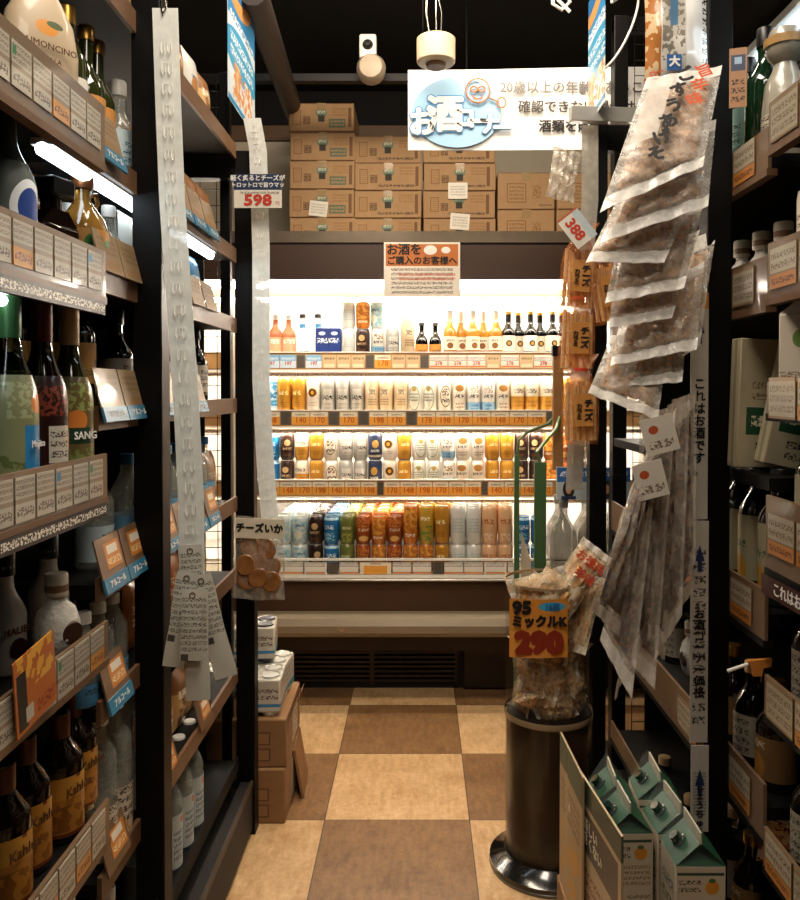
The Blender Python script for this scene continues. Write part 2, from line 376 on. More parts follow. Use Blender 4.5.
# ---- cans
TOPM = mat('can_lid_aluminium', '#d9d6cf', .3, .85, .05, 60)
def canbuild(m, H, R=.0325):
    def f():
        o = MB().lathe([(R*.78,0),(R*.84,.004),(R,.014),(R,H-.016),(R*.93,H-.007),(R*.84,H-.002)],20,close=True).build('drink_can', m)
        MB().lathe([(R*.84,H-.003),(R*.86,H),(R*.80,H),(R*.78,H-.004),(0,H-.004)],20,close=False).box(-.006,.006,-.014,.006,H-.0035,H-.002).build('lid', TOPM, o)
        return o
    return f
AL = dict(rough=.33, metal=.25, coat=.3)
def cm(n, base, el): return art('can_'+n, base, el, **AL)
DES = {
 'g': ('gold pale-script can', lambda H: cm('gold%d'%(H*1e3), '#b98227', [('txt',-.02,.02,H*.5,H*.68,1,'#f6e3b0'),('txt',-.016,.016,H*.2,H*.36,3,'#7b4c10'),('band',0,H*.06,'#8a5a14')])),
 's': ('white star-emblem can', lambda H: cm('star%d'%(H*1e3), '#e9e2d2', [('ell',0,H*.6,.02,.02,'#2a1a10'),('ring',0,H*.6,.020,.020,.2,'#a0762a'),('ell',0,H*.6,.008,.009,'#d59a2c'),('txt',-.02,.02,H*.22,H*.36,2,'#9c8a68')])),
 'v': ('silver black-script can', lambda H: cm('silver%d'%(H*1e3), '#a7a59c', [('rect',-.02,.02,H*.22,H*.7,'#c9c6ba'),('txt',-.022,.022,H*.38,H*.56,1,'#17130f'),('txt',-.018,.018,H*.24,H*.32,2,'#55504a')])),
 'c': ('cream animal-emblem can', lambda H: cm('cream%d'%(H*1e3), '#d9c19a', [('ell',0,H*.62,.019,.017,'#efe0bf'),('blot',-.014,.014,H*.55,H*.7,220,'#5b3a1c'),('txt',-.02,.02,H*.25,H*.45,3,'#7a5a34')])),
 'o': ('white oval-emblem can', lambda H: cm('oval%d'%(H*1e3), '#e6ddca', [('ring',0,H*.5,.024,H*.3,.12,'#7a6544'),('blot',-.016,.016,H*.52,H*.72,180,'#6d5233'),('txt',-.018,.018,H*.3,H*.46,1,'#2f241a')])),
 'w': ('green-printed white can', lambda H: cm('wgreen%d'%(H*1e3), '#e4e0d0', [('ring',0,H*.45,.025,H*.34,.1,'#6f8a76'),('txt',-.02,.02,H*.35,H*.6,3,'#3b5645'),('ell',0,H*.7,.01,.01,'#a68a45')])),
 'a': ('blue-banded white can', lambda H: cm('wblue%d'%(H*1e3), '#e5dfd2', [('band',H*.08,H*.34,'#88b4cf'),('txt',-.022,.022,H*.42,H*.58,1,'#1f1a17'),('blot',-.02,.02,H*.6,H*.8,150,'#8d6b3e'),('txt',-.018,.018,H*.1,H*.3,2,'#2b6a9a')])),
 'k': ('brown-lettered white can', lambda H: cm('wbrown%d'%(H*1e3), '#e2d8c4', [('ell',0,H*.72,.02,.015,'#a06f35'),('txt',-.022,.022,H*.42,H*.58,1,'#191410'),('txt',-.02,.02,H*.16,H*.34,2,'#6b4a2a')])),
 't': ('half white half gold can', lambda H: cm('half%d'%(H*1e3), '#c08a32', [('band',H*.5,H,'#e8dcc2'),('txt',-.024,.024,H*.56,H*.74,1,'#1b1512'),('txt',-.02,.02,H*.2,H*.4,2,'#8a5714')])),
 'b': ('bright blue can', lambda H: cm('blue%d'%(H*1e3), '#1f74ad', [('txt',-.022,.022,H*.5,H*.72,1,'#eaf2f6'),('blot',-.025,.025,H*.15,H*.42,120,'#8cc6e2'),('band',H*.86,H*.95,'#bfe0ee')])),
 'd': ('dark brown can', lambda H: cm('dark%d'%(H*1e3), '#2e1a12', [('ell',0,H*.65,.014,.014,'#c9a877'),('txt',-.02,.02,H*.36,H*.5,1,'#d8b98a'),('txt',-.016,.016,H*.15,H*.26,2,'#80552c')])),
 'n': ('gold-banded navy can', lambda H: cm('navy%d'%(H*1e3), '#1c2740', [('ell',0,H*.6,.015,.018,'#b6883f'),('band',H*.12,H*.2,'#b8a98c'),('txt',-.02,.02,H*.28,H*.42,1,'#e8e0cf')])),
 'p': ('pale blue fruit can', lambda H: cm('pale%d'%(H*1e3), '#d8e2df', [('blot',-.03,.03,H*.1,H*.9,70,'#9ecbd6'),('ell',-.006,H*.35,.016,.02,'#e8ecd9'),('txt',-.02,.02,H*.6,H*.75,1,'#3a6d86')])),
 'e': ('olive green can', lambda H: cm('olive%d'%(H*1e3), '#6d7434', [('txt',-.02,.02,H*.52,H*.66,1,'#e7e5c0'),('blot',-.025,.025,H*.1,H*.4,90,'#9aa04a')])),
 'r': ('red-brown amber can', lambda H: cm('amber%d'%(H*1e3), '#9a4a1c', [('txt',-.022,.022,H*.45,H*.6,1,'#f2dcc0'),('blot',-.03,.03,H*.62,H*.9,90,'#c97a35'),('ell',0,H*.22,.02,.012,'#e2b56a')])),
 'q': ('orange yellow-picture can', lambda H: cm('orange%d'%(H*1e3), '#bf6f25', [('blot',-.03,.03,H*.35,H*.9,80,'#dfa548'),('txt',-.022,.022,H*.18,H*.32,1,'#f6ead2')])),
 'i': ('yellow-green fruit can', lambda H: cm('lime%d'%(H*1e3), '#c39a35', [('blot',-.03,.03,H*.1,H*.5,80,'#6f8a3a'),('txt',-.02,.02,H*.6,H*.75,1,'#fff3d0')])),
 'h': ('pale peach can', lambda H: cm('peach%d'%(H*1e3), '#e8b98a', [('txt',-.022,.022,H*.5,H*.7,1,'#b5612a'),('blot',-.02,.02,H*.12,H*.3,90,'#f5dcc0')])),
 'z': ('plain white can', lambda H: cm('white%d'%(H*1e3), '#e4e4dc', [('txt',-.022,.022,H*.3,H*.7,5,'#a4bcc0')])),
}
CN = {}
def can(ch, H, x, y, z, where, group):
    k = (ch, where); CN[k] = CN.get(k, 0)+1
    inst(('can',ch,H), canbuild(DES[ch][1](H),H), (x,y,z), random.uniform(-.35,.35),
         ('%s %s from left, %s' % (ORD[CN[k]-1], DES[ch][0], where) if not where.startswith('@') else '%s %s' % (DES[ch][0], where[1:])), 'drink can', group)
row2 = 'ggsvvvcccwwokaaktttggg'
for r in range(2):
    for i, ch in enumerate(row2):
        can(ch, .166, -.615+i*.0665, 3.655+r*.068, 1.2215, 'front row, second fridge shelf' if r == 0 else 'back row, second fridge shelf', 'tall cans on the second fridge shelf')
row3 = 'bdtgovvnsgwwakkggddqrd'
for i, ch in enumerate(row3):
    for tz in (0,1):
        can(ch, .122, -.665+i*.0665, 3.635, .8935+tz*.1222, '%s layer, third fridge shelf' % ('lower' if tz == 0 else 'upper'), 'stacked short cans on the third fridge shelf')
row4 = 'ppdberqrqigzzhh'; low4 = 'ppdberqrqqgzzhh'
rowh = .5455+.1222
stp = MB()
for r in range(1,7): stp.box(-.64,.412,3.46+r*.069-.0345,3.46+r*.069+.0345,.545,rowh+r*.005-.0005)
fp(stp, 'stepped_riser', FWH)
for i, ch in enumerate(row4):
    x = -.585+i*.0685
    can(low4[i], .122, x, 3.46, .5455, 'lower layer, bottom fridge shelf', 'short cans on the bottom fridge shelf')
    for r in range(7):
        can(ch, .122 if i < 8 else .166, x+(.006*r), 3.46+r*.069, rowh+r*.005, 'upper layer, %s row, bottom fridge shelf' % ORD[r], 'tall cans on the bottom fridge shelf')
for i in range(2):
    for tz in range(2): can('b', .122, .448+i*.068, 3.46, .5455+tz*.1222, '%s layer, right end of bottom fridge shelf' % ('lower','upper')[tz], 'blue cans at the end of the bottom fridge shelf')
def slimpack():
    o = MB().box(-.045,.045,-.035,.035,0,.15).build('carton_pack', art('blue_carton','#3d8fbf',[('rect',-.045,.045,.0,.04,'#c7dce4'),('blot',-.045,.045,.05,.14,60,'#bfe0ec'),('Y','txt',-.03,.03,.03,.13,4,'#e9f3f6')]), bevel=.004)
    MB().prism([(-.045,.15),(.045,.15),(.03,.175),(-.03,.175)],-.035,.035).build('folded_top', WHITE, o)
    return o
inst('slim', slimpack, (-.695,3.66,1.2215), .5, 'blue and white carton at the left end of the second fridge shelf', 'carton', None)
inst('slim', slimpack, (-.765,3.76,1.2215), .5, 'blue and white carton half hidden behind the hanging strip on the second fridge shelf', 'carton', None)
# ---- bottles
def bprof(H, R, rn, zs, zn, base=.004):
    pr = [(R*.9,0),(R,base)]
    pr.append((R, H*zs))
    for k in range(1,8):
        t = k/8; pr.append((R+(rn-R)*(.5-.5*math.cos(PI*t)), H*(zs+(zn-zs)*t)))
    pr += [(rn,H*zn),(rn,H*.955),(rn*1.15,H*.96),(rn*1.15,H*.985),(rn,H*.99)]
    return pr
def bottle(name, H, R, rn, zs, zn, gm, lm=None, l0=.15, l1=.5, cap=None, caph=.03, neck=None, sy=1, n=24, capr=1.2, nk=(.7,.9)):
    def f():
        pr = bprof(H,R,rn,zs,zn)
        o = MB().lathe(pr,n,sy=sy).build(name, gm)
        def rad(z):
            for (a,b),(c,d) in zip(pr,pr[1:]):
                if b <= z <= d: return a+(c-a)*(z-b)/max(d-b,1e-6)
            return rn
        if lm: 
            pl = [(rad(H*(l0+(l1-l0)*k/8))+.0008, H*(l0+(l1-l0)*k/8)) for k in range(9)]
            MB().lathe(pl,n,sy=sy,close=False).build('label', lm, o)
        if neck:
            pl = [(rad(H*(nk[0]+(nk[1]-nk[0])*k/6))+.0009, H*(nk[0]+(nk[1]-nk[0])*k/6)) for k in range(7)]
            MB().lathe(pl,n,sy=sy,close=False).build('neck_foil', neck, o)
        if cap: MB().lathe([(rn*capr,H-caph),(rn*capr,H-.003),(rn*capr*.9,H),(0,H)],n).build('cap', cap, o)
        return o
    return f
G_CLR = film('clear_glass','#b9bdb2',.26,.03,.0,30); G_GRN = glass('green_glass','#2e4a22'); G_DK = mat('dark_brown_glass','#150b06',.06,0,.1,coat=.6); G_OLV = mat('olive_glass','#2b2f14',.06,0,.1,coat=.6)
G_AMB = glass('amber_glass','#c98a35'); G_BLK = mat('black_glass','#080706',.05,0,.1,coat=.8); G_PALE = glass('pale_green_drink','#b9b98a',.05); G_TEAL = glass('teal_glass','#9fc8bc',.04)
def lab(n, base, el=()): return art('label_'+n, base, list(el), .5)
CAPW = mat('white_cap','#dcd8d0',.4); CAPB = mat('black_cap','#100c0a',.35); CAPG = mat('gold_cap','#b98c3f',.3,.8); CAPR = mat('maroon_foil','#5e1f1c',.4,.3); CAPT = mat('tan_foil','#c9a97b',.45,.1); CAPGR = mat('green_foil','#2f5a2f',.4,.2); CAPBL = mat('blue_cap','#2a6a94',.4)
FB = lambda key,b,x,y,z,label,g='bottles on the top fridge shelf',cat='bottle': inst(key,b,(x,y,z),random.uniform(-.3,.3),label,cat,g)
zT = 1.4885
B1 = bottle('soda_bottle',.185,.033,.012,.5,.78,mat('pink_drink','#d98a62',.15,trans=.5),lab('pink','#e4a07a',[('txt',-.025,.025,.05,.08,1,'#fff2e0')]),.1,.45,CAPW,.02)
for i,x in enumerate((-.655,-.595)): FB('pk',B1,x,3.66,zT,['pink soda bottle at the left end of the top fridge shelf','pink soda bottle between its twin and the clear bottles'][i])
B2 = bottle('clear_soda_bottle',.19,.031,.013,.45,.72,G_CLR,lab('clrsoda','#2b5f86',[('txt',-.025,.025,.01,.03,1,'#e8eef0')]),.02,.12,CAPB,.018,mat('blue_band','#3f86b4',.4),nk=(.66,.76))
for i,x in enumerate((-.53,-.46)): FB('cs',B2,x,3.65,zT,['clear glass bottle with blue neck band beside the pink bottles','clear glass bottle with blue neck band beside the blue pack'][i])
def bluepack():
    o = MB().box(-.058,.058,-.04,.04,0,.125).build('bottle_carrier', art('carrier_blue','#0f2a6b',[('txt',-.05,.05,.05,.085,1,'#eef2f6'),('ell',.028,.1,.015,.008,'#dfe8f0'),('ell',-.028,.1,.015,.008,'#dfe8f0'),('rect',-.002,.002,0,.13,'#061540')]), bevel=.004)
    for k in range(3):
        MB().lathe([(.016,.10),(.014,.15),(.014,.175),(.016,.177),(.016,.188),(0,.19)],14,M=Matrix.Translation((-.036+k*.036,0,0))).build('bottle_neck', G_CLR, o)
    return o
inst('bp',bluepack,(-.41,3.655,zT),0,'dark blue cardboard carrier holding clear bottles on the top fridge shelf','bottle carrier')
can('z',.122,-.322,3.64,zT,'@under its twin beside the blue carrier, top fridge shelf','cans on the top fridge shelf'); can('z',.122,-.322,3.64,zT+.1222,'@on top of its twin beside the blue carrier','cans on the top fridge shelf')
can('d',.122,-.255,3.64,zT,'@on the top fridge shelf under an orange can','cans on the top fridge shelf'); can('q',.122,-.255,3.64,zT+.1222,'@on the top fridge shelf above a dark can','cans on the top fridge shelf')
can('a',.122,-.188,3.64,zT,'@on the top fridge shelf under a pale blue can','cans on the top fridge shelf'); can('p',.122,-.188,3.64,zT+.1222,'@on the top fridge shelf above a blue-banded can','cans on the top fridge shelf')
can('v',.122,-.121,3.64,zT,'@standing single on the top fridge shelf','cans on the top fridge shelf'); can('c',.166,-.052,3.64,zT,'@standing tall beside small black bottles, top fridge shelf','cans on the top fridge shelf')
def smallb(n, gm, lm, H=.15, R=.029, cap=CAPB): return bottle(n,H,R,.011,.42,.75,gm,lm,.08,.34,cap,.014)
for i,x in enumerate((.012,.074)): FB('sbk',smallb('small_dark_bottle',G_BLK,lab('amb','#c98a3a',[('txt',-.02,.02,.015,.03,1,'#3a2410')])),x,3.64,zT,'small black bottle with amber label, %s of the pair on the top fridge shelf'%('left','right')[i])
AMBB = bottle('amber_beer_bottle',.205,.031,.012,.48,.78,mat('amber_beer','#cf8e2e',.1,trans=.35,coat=.5),lab('amberbeer','#e8ddc6',[('ell',0,.045,.014,.014,'#7a4a1c'),('txt',-.02,.02,.06,.075,1,'#3a2a1a')]),.12,.42,CAPW,.016,mat('pale_foil','#ead9b8',.4),nk=(.74,.95))
for i in range(5): FB('ab',AMBB,.14+i*.052,3.63+.05*(i%2),zT,'amber beer bottle with pale foil neck, %s of five on the top fridge shelf'%ORD[i])
DKB = bottle('dark_beer_bottle',.2,.031,.012,.5,.78,G_BLK,lab('darkbeer','#e8e0cd',[('ell',0,.055,.014,.014,'#2a1a12'),('ell',0,.055,.008,.008,'#c08a2e')]),.1,.45,CAPG,.014,mat('black_foil','#1b1512',.3),nk=(.76,.95))
for i in range(7): FB('db',DKB,.405+i*.05,3.63+.05*(i%2),zT,'dark beer bottle with cream label, %s of seven, top fridge shelf'%ORD[i])
# ---- notice on the fridge header
p = P(422,296,3.37)
nt = MB().box(-.16,.16,0,.004,0,.225,0).build('notice_board', art('notice_print','#efe6d6',[('rect',-.152,.152,.125,.217,'#c06c24'),('txt',-.13,.13,.006,.12,6,'#6b5c50'),('txt',-.10,.14,.062,.098,2,'#c9622e')]), None, (p.x,3.368,p.z))
tag(nt, 'orange and white alcohol purchase notice fixed to the fridge header', 'notice')
txt('お酒を', .05, INKBLACK, nt, (-.075,-.001,.192), 'lettering', .03)
txt('ご購入のお客様へ', .037, INKBLACK, nt, (0,-.001,.146), 'lettering', .03)
for x,r in ((.035,.02),(.1,.014)): MB().lathe([(0,-.001),(r,-.001),(r,0)],16,M=Matrix.Translation((x,-.001,.192))@Matrix.Diagonal((1.4,1,1,1))@Matrix.Rotation(-PI/2,4,'X')@Matrix.Diagonal((1,1,-1,1))).build('printed_picture', INKWHITE, nt)
# ---- cardboard cases on the fridge
def casemat(v):
    e = [('band',0,.003,'#6e4a28'),('rect',-.135,-.095,.03,.098,'#7d5731'),('rect',-.131,-.099,.034,.094,KRAFT),('txt',-.129,-.101,.036,.092,6,'#8a6138'),
         ('rect',-.085,-.052,.035,.07,'#4f3a24'),('blot',-.083,-.054,.037,.068,200,'#9b744a'),
         ('ell',0,.085,.026,.022,'#5f7360'),('rect',-.015,.015,.045,.075,'#2c2a20'),('txt',-.02,.02,.08,.1,1,'#c7c2a2'),
         ('txt',.05,.12,.07,.11,3,'#8b6239'),('rect',.125,.14,.02,.11,'#6b4a2a')]
    if v == 0: e += [('rect',.035,.112,.018,.058,'#55604c'),('txt',.04,.108,.022,.054,2,'#a58a60')]
    if v == 1: e += [('txt',-.05,.12,.012,.03,1,'#2c2018')]
    if v == 2: e = [('rect',-.09,-.0,.03,.12,'#7f5833'),('rect',-.085,-.005,.035,.115,KRAFT),('txt',-.08,-.01,.04,.11,4,'#73502d'),('rect',.03,.07,.05,.11,'#80592f'),('blot',.03,.07,.05,.11,150,KRAFT),('txt',.06,.12,.012,.024,1,'#3b2817')]
    return art('case_print%d'%v, KRAFT, e, .75, var=.1)
def case(w, h, d, v):
    def f():
        o = MB().box(-w/2,w/2,0,d,0,h).build('cardboard_case', casemat(v), bevel=.004)
        MB().box(-w/2+.01,w/2-.01,-.0006,0,h-.004,h-.001).box(-.02,.02,-.0008,.0,h*.76,h,1).box(-.025,.025,0,d,h,h+.0006,1).build('tape', [mat('tape_edge','#6d4a2b',.6), mat('packing_tape','#c9a877',.2,alpha=.55)], o)
        return o
    return f
YB = 3.74; cols = [(289,355,5,.131,0,'leftmost'),(354,422,4,.127,1,'second'),(423,496,4,.127,1,'third'),(497,555,2,.175,2,'fourth'),(557,618,2,.175,2,'rightmost')]
lay = ['bottom','second','third','fourth','top']
for x0,x1,n,h,v,cn_ in cols:
    a = P(x0,200,YB).x; b = P(x1,200,YB).x; w = b-a-.004
    for k in range(n):
        z = 2.0055+k*(h+.0015)
        if v == 2: z = 2.0055+k*.172; h = .17
        inst(('case',x0), case(w,h,.33,v), ((a+b)/2+random.uniform(-.003,.003),YB+random.uniform(0,.012),z), 0,
             '%s kraft case in the %s stack on top of the fridge' % (lay[k] if k < n-1 else 'topmost', cn_), 'cardboard box', 'cardboard cases stacked on the fridge')
for (px,py,r,w,h,t) in ((318,208,-6,.085,.07,'lower left stack'),(458,190,0,.09,.075,'third stack, upper'),(460,221,-4,.09,.075,'third stack, lower')):
    p = P(px,py,3.725); o = MB().box(-w/2,w/2,0,.004,-h/2,h/2).build('delivery_slip', art('slip_print','#d9d3c4',[('txt',-.035,.035,-.025,.025,4,'#9a9288')]), None, (p.x,3.738,p.z), (0,math.radians(-r),0))
    tag(o, {'lower left stack':'white delivery slip on the leftmost stack of cases','third stack, upper':'upper white delivery slip on the third stack of cases','third stack, lower':'lower white delivery slip on the third stack of cases'}[t], 'slip', 'delivery slips on the cases')
# ================================================================== BANNER
p0 = P(408,150,2.72); p1 = P(690,150,2.72); zt = P(408,70,2.72).z; bw = p1.x-p0.x; bh = zt-p0.z
BN = empty('hanging_banner', (p0.x,2.72,p0.z)); tag(BN, 'large white hanging banner for the alcohol corner with pale blue oval', 'banner')
bb = MB(); bb.grid(lambda u,v: (u*bw, .004*math.sin(u*7), v*bh+(.012*u*v)), 24, 4)
bb.grid(lambda u,v: ((1-u)*bw, .006+.004*math.sin((1-u)*7), v*bh+(.012*(1-u)*v)), 24, 4)
bb.build('sheet', mat('banner_paper','#f4f2ec',.6,0,.01), BN)
MB().lathe([(0,-.001),(1,-.001)],40,M=Matrix.Translation((.165,-.006,.125))@Matrix.Diagonal((.15,1,.118,1))@Matrix.Rotation(PI/2,4,'X'),close=False).build('blue_oval', mat('pale_blue_ink','#a3cdec',.6,0,.1,8), BN)
BLU = mat('banner_outline_ink','#5a9bd0',.6)
for k,(ch,x,z,s) in enumerate((('お',.05,.085,.1),('酒',.125,.11,.125),('コ',.19,.1,.08),('ー',.235,.088,.08),('ナ',.275,.08,.075),('ー',.318,.068,.07))):
    txt(ch, s, BLU, BN, (x,-.0085,z), 'lettering_outline', .09, 1); txt(ch, s, INKWHITE, BN, (x,-.0108,z), 'lettering', .045, 1)
FO = MB()
fc = mat('orange_outline_ink','#dd8a5e',.6)
def ringp(cx,cz,rx,rz,a0=0,a1=2*PI,r=.003): FO.tube([(cx+rx*math.cos(a0+(a1-a0)*i/24),-.0125,cz+rz*math.sin(a0+(a1-a0)*i/24)) for i in range(25)], r, 5)
ringp(.235,.195,.04,.04); ringp(.222,.2,.011,.009); ringp(.248,.2,.011,.009); ringp(.235,.178,.016,.01,PI,2*PI); ringp(.315,.155,.014,.017); FO.tube([(.275,-.0125,.17),(.3,-.0125,.16)],.003,5)
FO.build('drinking_face_drawing', fc, BN)
txt('20歳以上の年齢であることが', .044, mat('mid_grey_ink','#7a7672',.6), BN, (.31,-.0085,.205), 'lettering', .025, 1, align='LEFT')
txt('確認できない場合は', .044, mat('dark_grey_ink','#4a4541',.6), BN, (.37,-.0085,.14), 'lettering', .025, 1, align='LEFT')
txt('酒類を販売できません', .044, INKBLACK, BN, (.44,-.0085,.075), 'lettering', .03, 1, align='LEFT')
for x in (.05,.9): MB().tube([(x,.003,bh),(x,.003,3.0-p0.z)],.001,5).build('hanging_line', BLACK, BN)
#@@PART2
# ================================================================== GONDOLAS
WOODR = mat('tan_shelf_lip', '#6f5138', .45, 0, .12, 20)
GRID = mat('wire_grid_black','#15110e',.4,.6)
def rail_art(key, el, base='#8b7358'): return art(key, base, el, .35, coat=.3)
def board(unit, x0, x1, y0, y1, z, side, name='shelf'):
    return MB().box(x0,x1,y0,y1,z-.022,z).build(name, BLACK2, unit)
def railpart(sh, xf, y0, y1, zt, zb, side, lip=True, cur=None):
    """price rail facing the aisle; side +1 faces +x"""
    d = .006*side
    MB().box(min(xf,xf+d),max(xf,xf+d),y0,y1,zb,zt).build('price_rail', TAN, sh)
    if lip: MB().box(min(xf-.01*side,xf+.008*side),max(xf-.01*side,xf+.008*side),y0,y1,zb-.012,zb).build('rail_lip', cur or WOODR, sh)
def gridpanel(x0,x1,y,z0,z1,s=.05,r=.0015):
    b = MB(); x = x0
    while x <= x1+1e-4: b.tube([(x,y,z0),(x,y,z1)],r,4); x += s
    z = z0
    while z <= z1+1e-4: b.tube([(x0,y,z),(x1,y,z)],r,4); z += s
    return b
# ---- left unit
LF = -.5175
LU = empty('shelving_unit', (-.75,1.4,0)); tag(LU, 'black steel shelving unit of bottles along the left side of the aisle', 'shelving unit')
def up(mb, name, m, bevel=0, U=LU): 
    o = mb.build(name, m, U, -U.location, None, bevel); return o
up(MB().box(-.547,-.4915,1.53,1.58,0,2.98), 'post', BLACK, .002)
up(MB().box(-.547,-.4915,2.38,2.43,0,2.045), 'post', BLACK, .002)
up(MB().box(-.605,-.575,2.44,2.47,0,2.3), 'post', BLACK, .002)
up(MB().box(-.80,-.4915,2.382,2.43,1.965,2.045), 'end_arm', BLACK, .002)
up(MB().box(-1.06,-1.03,.3,2.45,0,2.1), 'back_panel', mat('dark_back_panel','#120e0c',.7))
up(gridpanel(-1.02,-.61,2.46,.25,2.3), 'wire_grid', GRID)
up(MB().box(-1.03,-.645,2.40,2.41,.14,1.74), 'end_blocker', MATS['dark_back_panel'])  # added dark sheet, stands in for goods that block the bright fridge behind
up(MB().box(-1.05,-.535,.3,2.45,.0,.14,0).box(-.535,-.50,.3,2.42,.02,.16,1).box(-.505,-.497,.3,2.42,.15,.165,2), 'base_plinth', [BLACK2, mat('plinth_brown','#120d0a',.65,0,.15,12), mat('plinth_trim','#3d2f22',.5,.1)])
LA = [(1.765,1.80,1.705),(1.50,1.565,1.49),(1.20,1.235,1.165),(.925,.96,.90),(.63,.665,.60),(.34,.37,.31)]
LSH = []
cards_art = lambda n, v: art('shelf_card_%d_%d'%(n,v), '#b5ad9b', [('txt',-.024,.024,.032,.056,3,'#6a6053'),('band',.024,.030,'#8d7d68'),('txt',-.022,.022,.003,.022,1,'#5f5346')]+([('rect',-.024,-.012,.04,.052,'#2f7fae')] if v == 1 else [])+([('rect',-.024,-.014,.04,.052,'#3b7a4e')] if v == 2 else [])+([('band',.0,.024,'#c98a3a'),('txt',-.022,.022,.003,.022,1,'#7a3a12')] if v == 3 else []), coat=.5)
def scard(w, h, m):
    return lambda: MB().box(-w/2,w/2,-.0015,0,0,h).build('price_card', m)
lev = ['top','second','third','fourth','fifth','bottom']
for i,(z,zt,zb) in enumerate(LA):
    sh = board(LU,-1.03,LF,.35,1.31,z,1); sh.location = -LU.location
    railpart(sh,LF,.35,1.31,zt,zb,1); LSH.append(sh)
    if i in (1,2): 
        MB().box(LF,LF+.009,.35,1.30,zb-.03,zb-.008).build('slogan_strip', art('slogan_strip%d'%i,'#2b1d14',[('Y','txt',-3,3,zb-.028-0,zb-.01,1,'#e9e2d2')]), sh)
    n = 0; y = 1.262
    while y > .8:
        v = (0,0,1,0,2,0,3,0)[(n*3+i*2) % 8]
        if i == 4: v = 3 if n % 2 else 0
        inst(('lc',v), scard(.051,.058,cards_art(0,v)), (LF+.0065,y,zb+.004+(zt-zb-.068)*.5), 0, '%s price card from the far end on the %s left shelf rail'%(ORD[n],lev[i]), 'price card', 'price cards on the near left shelf rails', rot=(0,0,PI/2))
        y -= .057; n += 1
# far bay boards (behind the near post)
LB = [2.045,1.74,1.535,1.30,1.01,.80,.50,.235]
BLUES = mat('blue_header_strip','#2f7696',.4,0,.08,coat=.3)
tiltm = art('pocket_sign','#6f5238',[('rect',-.02,.045,.015,.06,'#c47a2e'),('rect',-.01,.035,.04,.055,'#e0d6c2'),('txt',-.016,.042,.018,.036,1,'#e9cfa0')],coat=.4)
tiltm2 = art('pocket_sign_pale','#8f7859',[('txt',-.04,.04,.03,.062,3,'#6e5234'),('rect',-.04,.04,.006,.02,'#8c6a45')],coat=.5)
def pocket(m, strip=True):
    def f():
        o = MB().box(-.052,.052,-.003,0,0,.072).build('pocket_sign', m)
        if strip: MB().box(-.053,.053,-.005,-.0005,-.022,.004).build('blue_strip', BLUES, o); txt('アルコール', .014, INKWHITE, o, (0,-.0056,-.009), 'lettering', .02)
        return o
    return f
lvb = ['highest','second','third','fourth','fifth','sixth','seventh','lowest']
for i,z in enumerate(LB):
    sh = board(LU,-1.03,-.545,1.34,2.36,z,1); sh.location = -LU.location
    MB().box(-.545,-.537,1.34,2.36,z-.03,z+.012).build('rail_lip', WOODR if i != 7 else BLACK2, sh); LSH.append(sh)
    if i in (0,7): continue
    ys = (1.385,1.495,1.70,1.81,1.93,2.05) if i not in (5,6) else (1.40,1.70,1.98)
    for k,y in enumerate(ys):
        if i == 3 and y > 2.02: continue
        if i == 1 and k == 1: continue
        strip = i in (1,3,4,5)
        inst(('pk',i in (1,2,3),strip), pocket(tiltm2 if i in (1,2,3) else tiltm, strip), (-.530,y,z+.005), 0,
             '%s brown pocket sign on the %s shelf of the far left bay'%(ORD[k]+' nearest' if k else 'nearest', lvb[i]), 'price sign', 'pocket signs of the far left bay', rot=(math.radians(-14),0,PI/2))
up(MB().box(-.59,-.555,1.22,2.2,1.712,1.722,1).tube([(-.572,1.22,1.705),(-.572,2.2,1.705)],.011,8,0), 'lamp_strip', [TUBEC, WHITE])
up(MB().box(-.60,-.545,.45,1.12,1.47,1.478,1).tube([(-.572,.45,1.462),(-.572,1.12,1.462)],.008,8,0), 'lamp_strip', [TUBEC, WHITE])
# ---- left bottles
LR = PI/2
def LBt(key,b,x,y,z,label,cat='bottle',g=None,rz=LR): return inst(key,b,(x,y,z),rz,label,cat,g)
z1 = 1.766
def flask():
    o = MB().lathe([(.03,0),(.045,.01),(.052,.05),(.053,.09),(.046,.13),(.03,.16),(.016,.18),(.014,.21)],28,sy=.5).build('ceramic_flask', art('ceramic_print','#b7a283',[('ell',-.004,.112,.015,.011,'#d08a2c'),('ell',.008,.119,.012,.005,'#4d5a34'),('txt',-.006,.006,.045,.056,1,'#2b221a')],.5,coat=.3))
    MB().lathe([(.017,.205),(.017,.235),(0,.237)],16).build('cork_cap', CAPT, o)
    txt('LIMONCINO', .0125, INKBROWN, o, (0,-.029,.085), 'lettering', .01); txt('DELLA CASA'[:5], .009, INKBROWN, o, (0,-.029,.067), 'lettering', .01); return o
LBt('flask',flask,-.585,1.245,z1,'tall beige ceramic flask with printed lemon on the top left shelf','bottle',rz=.95).scale = (1.15,1.15,1.1)
LIQ = lab('liq','#d8d2c4',[('rect',-.022,.022,.02,.11,'#cfdbe0'),('txt',-.02,.02,.045,.1,5,'#40566b'),('rect',-.03,.03,.0,.035,'#c98a45')])
LIQ2 = lab('liq2','#c88a45',[('txt',-.025,.025,.03,.09,4,'#8a4a1c'),('rect',.0,.02,.04,.08,'#dfe3e0')])
bgr = bottle('green_liqueur_bottle',.25,.032,.012,.62,.8,G_OLV,LIQ,.12,.5,CAPG,.03)
bgr2 = bottle('green_liqueur_bottle',.245,.032,.012,.52,.75,G_OLV,LIQ2,.1,.48,CAPG,.025)
LBt('g1',bgr,-.60,1.375,1.741,'green bottle with white label right behind the beige ceramic flask')
LBt('g2',bgr2,-.595,1.44,1.741,'green bottle with orange label, fourth object on the top left shelf')
